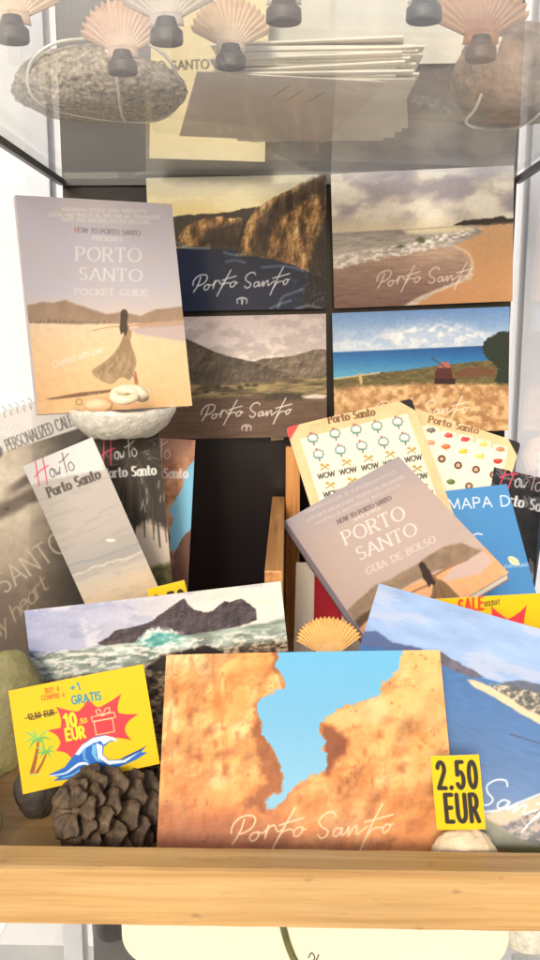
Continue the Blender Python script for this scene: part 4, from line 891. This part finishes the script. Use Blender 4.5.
# ------------------------------------------------------------------ wooden crate
cr = empty('wooden_crate', (.09, .59, -.008), 'low pine crate with a tall upright, holding guide book, map and sticker sheets', 'crate')
box('side_board', -.0145, -.0034, .490, .7255, -.0076, .1290, OAKY, cr, bev=.0012)
box('upright', -.0026, .0095, .7, .7105, -.0074, .176, OAKZ, cr, bev=.0008)
box('upright', .172, .184, .7165, .7265, -.0074, .150, OAKZ, cr, bev=.0008)
box('front_board', -.0032, .184, .4715, .4795, -.0074, .0775, OAK, cr, bev=.001)
box('base_board', -.0028, .1838, .480, .699, .0012, .0095, OAK, cr, bev=.0006)
box('back_slat', .0103, .1715, .7175, .7255, .015, .045, OAK, cr, bev=.0008)

settle(cr)

# ------------------------------------------------------------------ dish, shells, stones, cone
WHITE = mat('speckled white ceramic', rgb(226, 222, 208), rough=.4, coat=.3, color2=rgb(196, 190, 174), scale=220, bump=.6, bscale=260)
dish = empty('white_dish', (-.1165, .578, -.008), 'speckled white ceramic dish on a dark stem, holding the pocket guide', 'dish')
bm = lathe_bm([(0, .2085), (.0215, .2080), (.0240, .2095), (.0320, .2160), (.0370, .2245), (.0374, .2280), (.0355, .2284), (.0315, .2200), (.024, .2150), (0, .2140)], 64)
for v in bm.verts: v.co.z += .0012 * mnoise.noise(v.co * 90) + .0006 * mnoise.noise(v.co * 260); v.co.x *= 1 + .03 * mnoise.noise(v.co * 40)
o = from_bm('bowl', bm, WHITE, dish, smooth=True)
o = from_bm('stem', lathe_bm([(0, .0002), (.010, .0002), (.010, .002), (.004, .004), (.0030, .18), (.0045, .20), (.006, .2095), (0, .2095)], 24), STEEL, dish, smooth=True); o.location = (.010, .022, 0)

def shell_bm(R, ribs=22, ang=62, dome=.3, ear=True, nr=30, na=220, thick=.0012):
    """a scallop valve: hinge at the origin, fan opening to +z, outer side to -y"""
    bm = bmesh.new()
    def P(u, t, inner):
        th = (u * 2 - 1) * radians(ang); w = cos(u * 2 * pi * ribs / 2 * 1.0 + pi * ribs) * .5
        edge = 1 + .03 * cos((u * 2 - 1) * pi * ribs) - .10 * abs(u * 2 - 1) ** 3
        r = R * t * edge
        bulge = R * dome * sin(min(t * .92 + .06, 1) * pi * .62 + .15) * (1 - abs(u * 2 - 1) ** 2.2 * .9) * (t ** .5)
        rib = R * .022 * cos((u * 2 - 1) * pi * ribs) * t
        return Vector((r * sin(th), -(bulge + (0 if inner else rib + thick)) , r * cos(th)))
    for inner in (0, 1):
        g = [[bm.verts.new(P(i / na, j / nr, inner)) for i in range(na + 1)] for j in range(nr + 1)]
        for j in range(nr):
            for i in range(na): bm.faces.new((g[j][i], g[j][i + 1], g[j + 1][i + 1], g[j + 1][i]))
        if not inner: g0 = g
    for i in range(na): bm.faces.new((g0[nr][i], g0[nr][i + 1], g[nr][i + 1], g[nr][i]))
    for j in range(nr): bm.faces.new((g0[j][0], g0[j + 1][0], g[j + 1][0], g[j][0])); bm.faces.new((g0[j][na], g0[j + 1][na], g[j + 1][na], g[j][na]))
    bmesh.ops.remove_doubles(bm, verts=bm.verts, dist=1e-6)
    if ear:
        for sx in (-1, 1):
            v = [bm.verts.new(p) for p in ((0, -.0035 * R / .03, -.0005), (sx * R * .30, -.001, -.0005), (sx * R * .27, -.0035, R * .15), (0, -.005 * R / .03, R * .16))]
            w = [bm.verts.new(q.co + Vector((0, .0012, 0))) for q in v]
            bm.faces.new(v); bm.faces.new(w[::-1])
            for k in range(4): bm.faces.new((v[k], v[(k + 1) % 4], w[(k + 1) % 4], w[k]))
    return bm
def shell_mat(name, c1, c2, c3):
    """bands across the fan, by distance from the hinge"""
    m = bpy.data.materials.new(name); m.use_nodes = True; n = m.node_tree; p = n.nodes['Principled BSDF']; L = n.links.new
    tc = n.nodes.new('ShaderNodeTexCoord'); ln = n.nodes.new('ShaderNodeVectorMath'); ln.operation = 'LENGTH'; L(tc.outputs['Object'], ln.inputs[0])
    nz = n.nodes.new('ShaderNodeTexNoise'); nz.inputs['Scale'].default_value = 160; nz.inputs['Detail'].default_value = 6; L(tc.outputs['Object'], nz.inputs[0])
    a = n.nodes.new('ShaderNodeMath'); a.operation = 'MULTIPLY_ADD'; a.inputs[1].default_value = 26; L(ln.outputs['Value'], a.inputs[0]); L(nz.outputs[0], a.inputs[2])
    wv = n.nodes.new('ShaderNodeMath'); wv.operation = 'FRACT'; L(a.outputs[0], wv.inputs[0])
    r = n.nodes.new('ShaderNodeValToRGB'); e = r.color_ramp.elements; e[0].position = .1; e[0].color = c1; e[1].position = .9; e[1].color = c1
    for q, c in ((.35, c2), (.6, c3)): k = e.new(q); k.color = c
    L(wv.outputs[0], r.inputs[0]); L(r.outputs[0], p.inputs['Base Color']); p.inputs['Roughness'].default_value = .55
    b = n.nodes.new('ShaderNodeBump'); b.inputs['Strength'].default_value = .4; b.inputs['Distance'].default_value = .0008; L(nz.outputs[0], b.inputs['Height']); L(b.outputs[0], p.inputs['Normal'])
    return m
SH_O = shell_mat('tan scallop', rgb(226, 176, 108), rgb(206, 146, 78), rgb(238, 200, 138))
SH_P = shell_mat('pink scallop', rgb(216, 184, 160), rgb(202, 160, 134), rgb(228, 206, 186))
SH_B = shell_mat('beige scallop', rgb(216, 186, 154), rgb(196, 160, 130), rgb(228, 206, 180))
SH_G = shell_mat('grey scallop', rgb(196, 184, 172), rgb(176, 160, 150), rgb(212, 202, 192))
SH_R = shell_mat('rust scallop', rgb(178, 138, 106), rgb(202, 160, 118), rgb(160, 114, 84))

sh = from_bm('scallop_shell', shell_bm(.026, 20, 58, .34), SH_O, smooth=True)
sh.matrix_world = Matrix.Translation((.0262, .4885, .0735)) @ Matrix.Rotation(radians(-12), 4, 'Z') @ Matrix.Rotation(radians(-14), 4, 'X') @ Matrix.Rotation(radians(-8), 4, 'Y')
tag(sh, 'ribbed tan scallop shell wedged between the crate and orange postcard', 'shell')

sn = bmesh.new(); pth = []; rad = []
for i in range(64):
    a = i / 63 * 2.6 * pi; r = .0098 * (1 - i / 63 * .55); pth.append((r * cos(a), r * .75 * sin(a), .0026 * i / 63)); rad.append(.0046 * (1 - .55 * i / 63))
tube_bm(pth, rad, 14, sn)
o = from_bm('snail_shell', sn, mat('ivory shell', rgb(240, 226, 196), rough=.35, coat=.3, color2=rgb(226, 206, 170), scale=90), smooth=True); o.matrix_world = Matrix.Translation((-.1045, .5395, .2300)) @ Matrix.Rotation(radians(35), 4, 'X')
tag(o, 'small ivory snail shell resting in the white dish against the pocket guide', 'shell')
o = from_bm('pebble', stone_bm(.0095, .006, .005, 3, .06, 1.1, 4, .008), mat('peach pebble', rgb(236, 190, 146), rough=.5, var=.08, scale=90), smooth=True); o.location = (-.1245, .545, .2245)
tag(o, 'smooth peach pebble in the white dish beside the ivory snail shell', 'pebble')

gs = from_bm('green_stone', stone_bm(.0205, .0120, .036, 2, .10, 1.0, 6, .008), mat('olive stone', rgb(134, 126, 80), rough=.6, color2=rgb(108, 102, 66), scale=38, var=.14, bump=.3, bscale=420), smooth=True)
gs.location = (-.1590, .4420, .0585); gs.rotation_euler = (radians(-6), radians(7), .3)
tag(gs, 'tall smooth olive green stone standing between the calendar and yellow offer card', 'stone')
ds = from_bm('shadow_prop', stone_bm(.0130, .0105, .0165, 11, .12, 1.2, 5, .02), mat('shadow-toned rock', rgb(70, 62, 54), rough=.75, var=.2, scale=70, bump=.5, bscale=300), smooth=True)
ds.location = (-.1465, .4470, .0080); tag(ds, 'shadow-toned rock prop added under the olive green stone, mostly hidden by the yellow offer card', 'stone')  # added dark prop, standing in for the shadow below the olive stone
ps = from_bm('pale_stone', stone_bm(.017, .012, .014, 5, .08, 1.1, 5, .008), mat('pale stone', rgb(196, 184, 130), rough=.6, var=.1, scale=60, bump=.2, bscale=300), smooth=True)
ps.location = (-.1735, .418, .0058); tag(ps, 'pale yellowish stone lying on the shelf at its left end, below the olive stone', 'stone')
wp = from_bm('white_pebble', stone_bm(.0172, .0092, .0168, 8, .13, 1.3, 6, .012), mat('cream limestone', rgb(226, 206, 172), rough=.55, color2=rgb(202, 176, 138), scale=55, var=.06, bump=.35, bscale=330), smooth=True)
wp.location = (.0890, .3850, .0085); tag(wp, 'cream limestone pebble at the front rail carrying the 2.50 EUR price tag', 'pebble')

# pine cone lying on its side
cone = empty('pine_cone', (-.1025, .4085, -.008), 'open brown pine cone lying in front of the yellow offer card', 'pine cone')
CONE_M = mat('weathered cone scale', rgb(58, 44, 32), rough=.7, color2=rgb(108, 88, 64), scale=170, var=.25, bump=.4, bscale=500)
bm = bmesh.new(); NS = 48
for k in range(NS):
    t = (k + .5) / NS; ax = -.036 + .066 * t                             # along the cone: t=0 stalk end, t=1 tip
    env = .0085 + .0145 * sin(min(1, (1 - t) * 1.05 + .02) * pi * .62 + .1) * (1 if t < .8 else .9)
    phi = k * 2.39996; open_ = radians(92 - 40 * t + random.uniform(-7, 7)); ln = env * random.uniform(1.02, 1.2); wd = .0092 * (1.0 - .42 * t)
    core = .0060 * (1 - .6 * t)
    R = Matrix.Rotation(phi, 4, 'X')
    d = Vector((cos(open_), 0, sin(open_))); nrm = Vector((-sin(open_), 0, cos(open_)))
    prev = None
    for j in range(9):
        f = j / 8; c = Vector((ax, 0, core * .7)) + d * ln * f + nrm * (-.0016 * sin(f * pi) + .0030 * f * f * f)
        hw = wd * (.40 + .75 * sin(min(f, .999) ** 1.5 * pi * .62)) * (1 if f < .9 else .72); th = .0004 + .0008 * f ** 3
        ring = []
        for q in range(7):
            g = q / 6 * 2 - 1; cup = .0013 * g * g
            ring.append((c + Vector((0, hw * g, 0)) + nrm * (cup + th * (1 - .5 * g * g)), c + Vector((0, hw * g, 0)) + nrm * (cup - th * .5)))
        top = [bm.verts.new(R @ a) for a, b in ring]; bot = [bm.verts.new(R @ b) for a, b in ring]
        if prev:
            pt, pb = prev
            for q in range(6): bm.faces.new((pt[q], pt[q + 1], top[q + 1], top[q])); bm.faces.new((pb[q + 1], pb[q], bot[q], bot[q + 1]))
            bm.faces.new((pt[0], top[0], bot[0], pb[0])); bm.faces.new((pt[6], pb[6], bot[6], top[6]))
        prev = (top, bot)
    for q in range(6): bm.faces.new((prev[0][q], prev[0][q + 1], prev[1][q + 1], prev[1][q]))
CM = Matrix.Translation((.001, .004, .0235)) @ Vector((-.42, -.72, .50)).to_track_quat('X', 'Z').to_matrix().to_4x4() @ Matrix.Diagonal((.76, .93, .93, 1))
o = from_bm('scales', bm, CONE_M, cone, smooth=True); o.matrix_local = CM
o = from_bm('core', lathe_bm([(0, -.040), (.004, -.038), (.007, -.03), (.0055, 0), (.003, .026), (0, .030)], 20), CONE_M, cone, smooth=True)
o.matrix_local = CM @ Matrix.Rotation(radians(90), 4, 'Y')

# ------------------------------------------------------------------ on the upper glass shelf
ZS = .4064
BLACK = mat('black painted base', rgb(62, 58, 58), rough=.5, var=.1, scale=60)
ROCK = mat('grey volcanic stone', rgb(206, 192, 168), rough=.85, color2=rgb(150, 138, 120), scale=240, var=.5, bump=.9, bscale=420)
ROCK2 = mat('brown grey stone', rgb(158, 140, 122), rough=.85, color2=rgb(112, 98, 86), scale=60, var=.3, bump=.8, bscale=220)
WIRE = mat('silver wire', rgb(236, 232, 222), rough=.3, metal=.25, var=.05, scale=80)

def mounted_shell(loc, R, m, label, rz=0, tilt=-20):
    o = empty('mounted_shell', loc, label, 'shell', 'scallop shells mounted on black stands')
    bm = lathe_bm([(0, 0), (.0074, 0), (.0080, .0008), (.0078, .0055), (.0058, .0075), (.0045, .0115), (0, .0115)], 32, .8); from_bm('stand', bm, BLACK, o, smooth=False)
    sh = from_bm('valve', shell_bm(R, 17, 62, .3), m, o, smooth=True)
    sh.matrix_local = Matrix.Translation((0, .002, .0085)) @ Matrix.Rotation(rz, 4, 'Z') @ Matrix.Rotation(radians(tilt), 4, 'X')
    return o
def wired_rock(loc, rx, ry, rz, seed, m, wire, label, rot):
    o = empty('wired_rock', loc, label, 'rock')
    bm = stone_bm(rx, ry, rz, seed, .12, 1.2, 6, .03, flat=rz * .72); r = from_bm('stone', bm, m, o, smooth=True); r.location = (0, 0, rz * .74); r.rotation_euler = (0, 0, rot)
    from_bm('wire', tube_bm(smooth_path(wire, 8), .0010, 8), WIRE, o, smooth=True)
    return o
wired_rock((-.118, .556, ZS), .054, .036, .0205, 3, ROCK, [(.008, -.026, .036), (-.018, -.034, .031), (-.034, -.034, .020), (-.036, -.028, .004), (-.024, -.004, .0004), (.008, .020, .0004), (.034, .018, .001), (.049, .004, .010), (.046, -.016, .025), (.030, -.026, .034), (.010, -.036, .033), (.016, -.037, .016), (.016, -.026, .002), (.012, .0, .0004), (.010, .022, .0004), (.007, .026, .004)],
    'oval pitted grey rock wrapped in silver wire, on the glass shelf above the pocket guide', .15)
wired_rock((.142, .572, ZS), .040, .036, .032, 7, ROCK2, [(-.018, -.038, .036), (-.026, -.02, .004), (-.028, .006, -.0002), (-.016, .028, .0006), (.006, .034, .001), (.012, .018, -.0002), (.014, -.014, .001), (.016, -.034, .022), (.024, -.036, .048), (.03, -.03, .056)],
    'dark brown rock with a bent silver wire loop, above the beach postcard', .6)
mounted_shell((-.0890, .474, ZS - .0002), .0285, SH_P, 'large pink scallop shell on a stand, in front of the oval grey rock', 0)
mounted_shell((-.0310, .466, ZS - .0002), .0255, SH_B, 'beige scallop shell on a stand beside the paper stack, below the cream poster lettering', .1)
mounted_shell((-.0590, .428, ZS - .0002), .0285, SH_G, 'grey scallop shell on a stand, between the pink shell and the beige shell', -.1)
mounted_shell((-.1315, .424, ZS - .0002), .0285, SH_B, 'tan scallop shell on a stand above the oval rock, at the upper left corner', .1)
mounted_shell((.0960, .456, ZS - .0002), .0300, SH_R, 'rust brown scallop shell on a stand in front of the dark brown rock', -.05)
mounted_shell((.0590, .402, ZS - .0002), .024, SH_G, 'scallop shell on a stand cut by the top edge, above the paper stack', .0)
mounted_shell((-.0030, .402, ZS - .0002), .026, SH_G, 'pale grey scallop shell on a stand at the top edge, above the leaflet stack', .0)

# stacked leaflets seen from below
sheet_bm = box_bm(-.0525, .0525, -.074, .074, 0, .0011, .0002)
WHITEP = mat('off white leaflet', rgb(244, 238, 222), rough=.6, var=.05, scale=20)
first = None
for i in range(17):
    if first is None:
        o = first = from_bm('leaflet', sheet_bm, WHITEP)
    else:
        o = first.copy(); C.objects.link(o)
    o.location = (.0175 + random.uniform(-.0035, .0035), .566 + random.uniform(-.005, .005), ZS + .0010 + i * .00125)
    o.rotation_euler = (0, 0, radians(-4) + random.uniform(-.085, .085))
    tag(o, 'cream leaflet in the stack on the glass shelf beside the beige shell', 'leaflet', 'cream leaflets stacked on the glass shelf')
lf = from_bm('leaflet_sheet', box_bm(-.0525, .0525, -.074, .074, 0, .0006, .0001), mat('greyish leaflet', rgb(232, 220, 206), rough=.6, var=.05, scale=30)); lf.location = (-.012, .556, ZS + .0002); lf.rotation_euler = (0, 0, radians(11))
bm = bmesh.new()
for i, (x, y) in enumerate(((-.014, -.045), (-.003, -.043), (.010, -.041))): box_bm(x - .0002, x + .0002, y - .012, y + .012, -.00012, -.00002, 0, bm)
o = from_bm('ruled_lines', bm, mat('grey ink', rgb(110, 100, 92), rough=.6), lf); o.rotation_euler = (0, 0, .25)
tag(lf, 'greyish leaflet lying skewed under the cream leaflet stack', 'leaflet')

s = Sheet([-.066, .700, ZS + .0002, .02, .06, -.03, .092, .150], .0007, (240, 222, 172))
s.grain(2, .05); s.text('PORTO SANTO -', (128, 71.5), (219, 68), 8.6, (74, 62, 44), w=.17, xs=.85); s.text('M', (202, 29), (211, 28.6), 11, (54, 46, 34), w=.2)
tag(s.build('poster', PAPER, thick=.0008), 'cream poster reading PORTO SANTO standing at the back of the glass shelf', 'poster')
s = Sheet([.082, .7395, .4885, 0, 0, .01, .205, .145], .002, (226, 222, 208)); s.c[:] = s.c * (.94 + .12 * s.n(.4, 4, 3)[..., None])
tag(s.build('pale_poster', PAPER, thick=.001), 'large pale cream sheet on the back panel above the glass shelf', 'poster')

# ------------------------------------------------------------------ on the lower glass shelf
tr = empty('serving_tray', (.017, .47, -.1254), 'cream rounded tray with a painted olive stem, standing below the bamboo rail', 'tray')
def rounded(w, h, r, y0, y1, bev=.002):
    bm = bmesh.new(); pts = []
    for cx, cz, a0 in ((w / 2 - r, r, -90), (w / 2 - r, h - r, 0), (-w / 2 + r, h - r, 90), (-w / 2 + r, r, 180)):
        pts += [(cx + r * cos(radians(a0 + 90 * i / 10)), cz + r * sin(radians(a0 + 90 * i / 10))) for i in range(11)]
    f = bm.faces.new([bm.verts.new((x, y0, z)) for x, z in pts]); g = bmesh.ops.extrude_face_region(bm, geom=[f])
    for v in g['geom']:
        if isinstance(v, bmesh.types.BMVert): v.co.y = y1
    bmesh.ops.bevel(bm, geom=[e for e in bm.edges if abs(e.verts[0].co.y - e.verts[1].co.y) < 1e-6], offset=bev, segments=2, affect='EDGES')
    return bm
from_bm('tray_panel', rounded(.242, .098, .022, -.003, .004), mat('cream enamel', rgb(220, 210, 188), rough=.4, var=.03, scale=12), tr, smooth=False)
from_bm('painted_stem', tube_bm(smooth_path([(-.020, -.0034, .034), (-.0165, -.0034, .020), (-.012, -.0034, .008), (-.008, -.0034, .003)], 6), .0022, 8), mat('olive paint', rgb(112, 112, 56), rough=.5, color2=rgb(70, 74, 40), scale=90), tr, smooth=True)
from_bm('painted_monogram', tube_bm(smooth_path([(-.0035, -.0032, .010), (-.0015, -.0032, .0135), (.0005, -.0032, .010), (-.001, -.0032, .007), (.0015, -.0032, .0085), (.003, -.0032, .0125)], 5), .0004, 6), BLACK, tr)
db = empty('dark_bottle', (-.118, .50, -.1254), 'dark glossy bottle standing beside the cream tray under the rail', 'bottle')
from_bm('bottle_body', lathe_bm([(0, 0), (.011, 0), (.0125, .002), (.0125, .055), (.011, .066), (.008, .078), (.0065, .096), (0, .096)], 32), mat('dark bottle glass', rgb(44, 36, 30), rough=.15, coat=.5, var=.1), db, smooth=True)
from_bm('bottle_cap', lathe_bm([(0, .0962), (.0072, .0962), (.0072, .110), (.0065, .1112), (0, .1112)], 32), STEEL, db, smooth=False)
jr = empty('white_jar', (.158, .50, -.1254), 'white ceramic jar with a lid standing beside the cream tray', 'jar')
from_bm('jar_body', lathe_bm([(0, 0), (.016, 0), (.022, .006), (.024, .03), (.021, .052), (.016, .058), (0, .058)], 40), WHITE, jr, smooth=True)
from_bm('jar_lid', lathe_bm([(0, .0583), (.017, .0583), (.0175, .062), (.008, .067), (.004, .069), (.0055, .074), (0, .077)], 40), WHITE, jr, smooth=True)
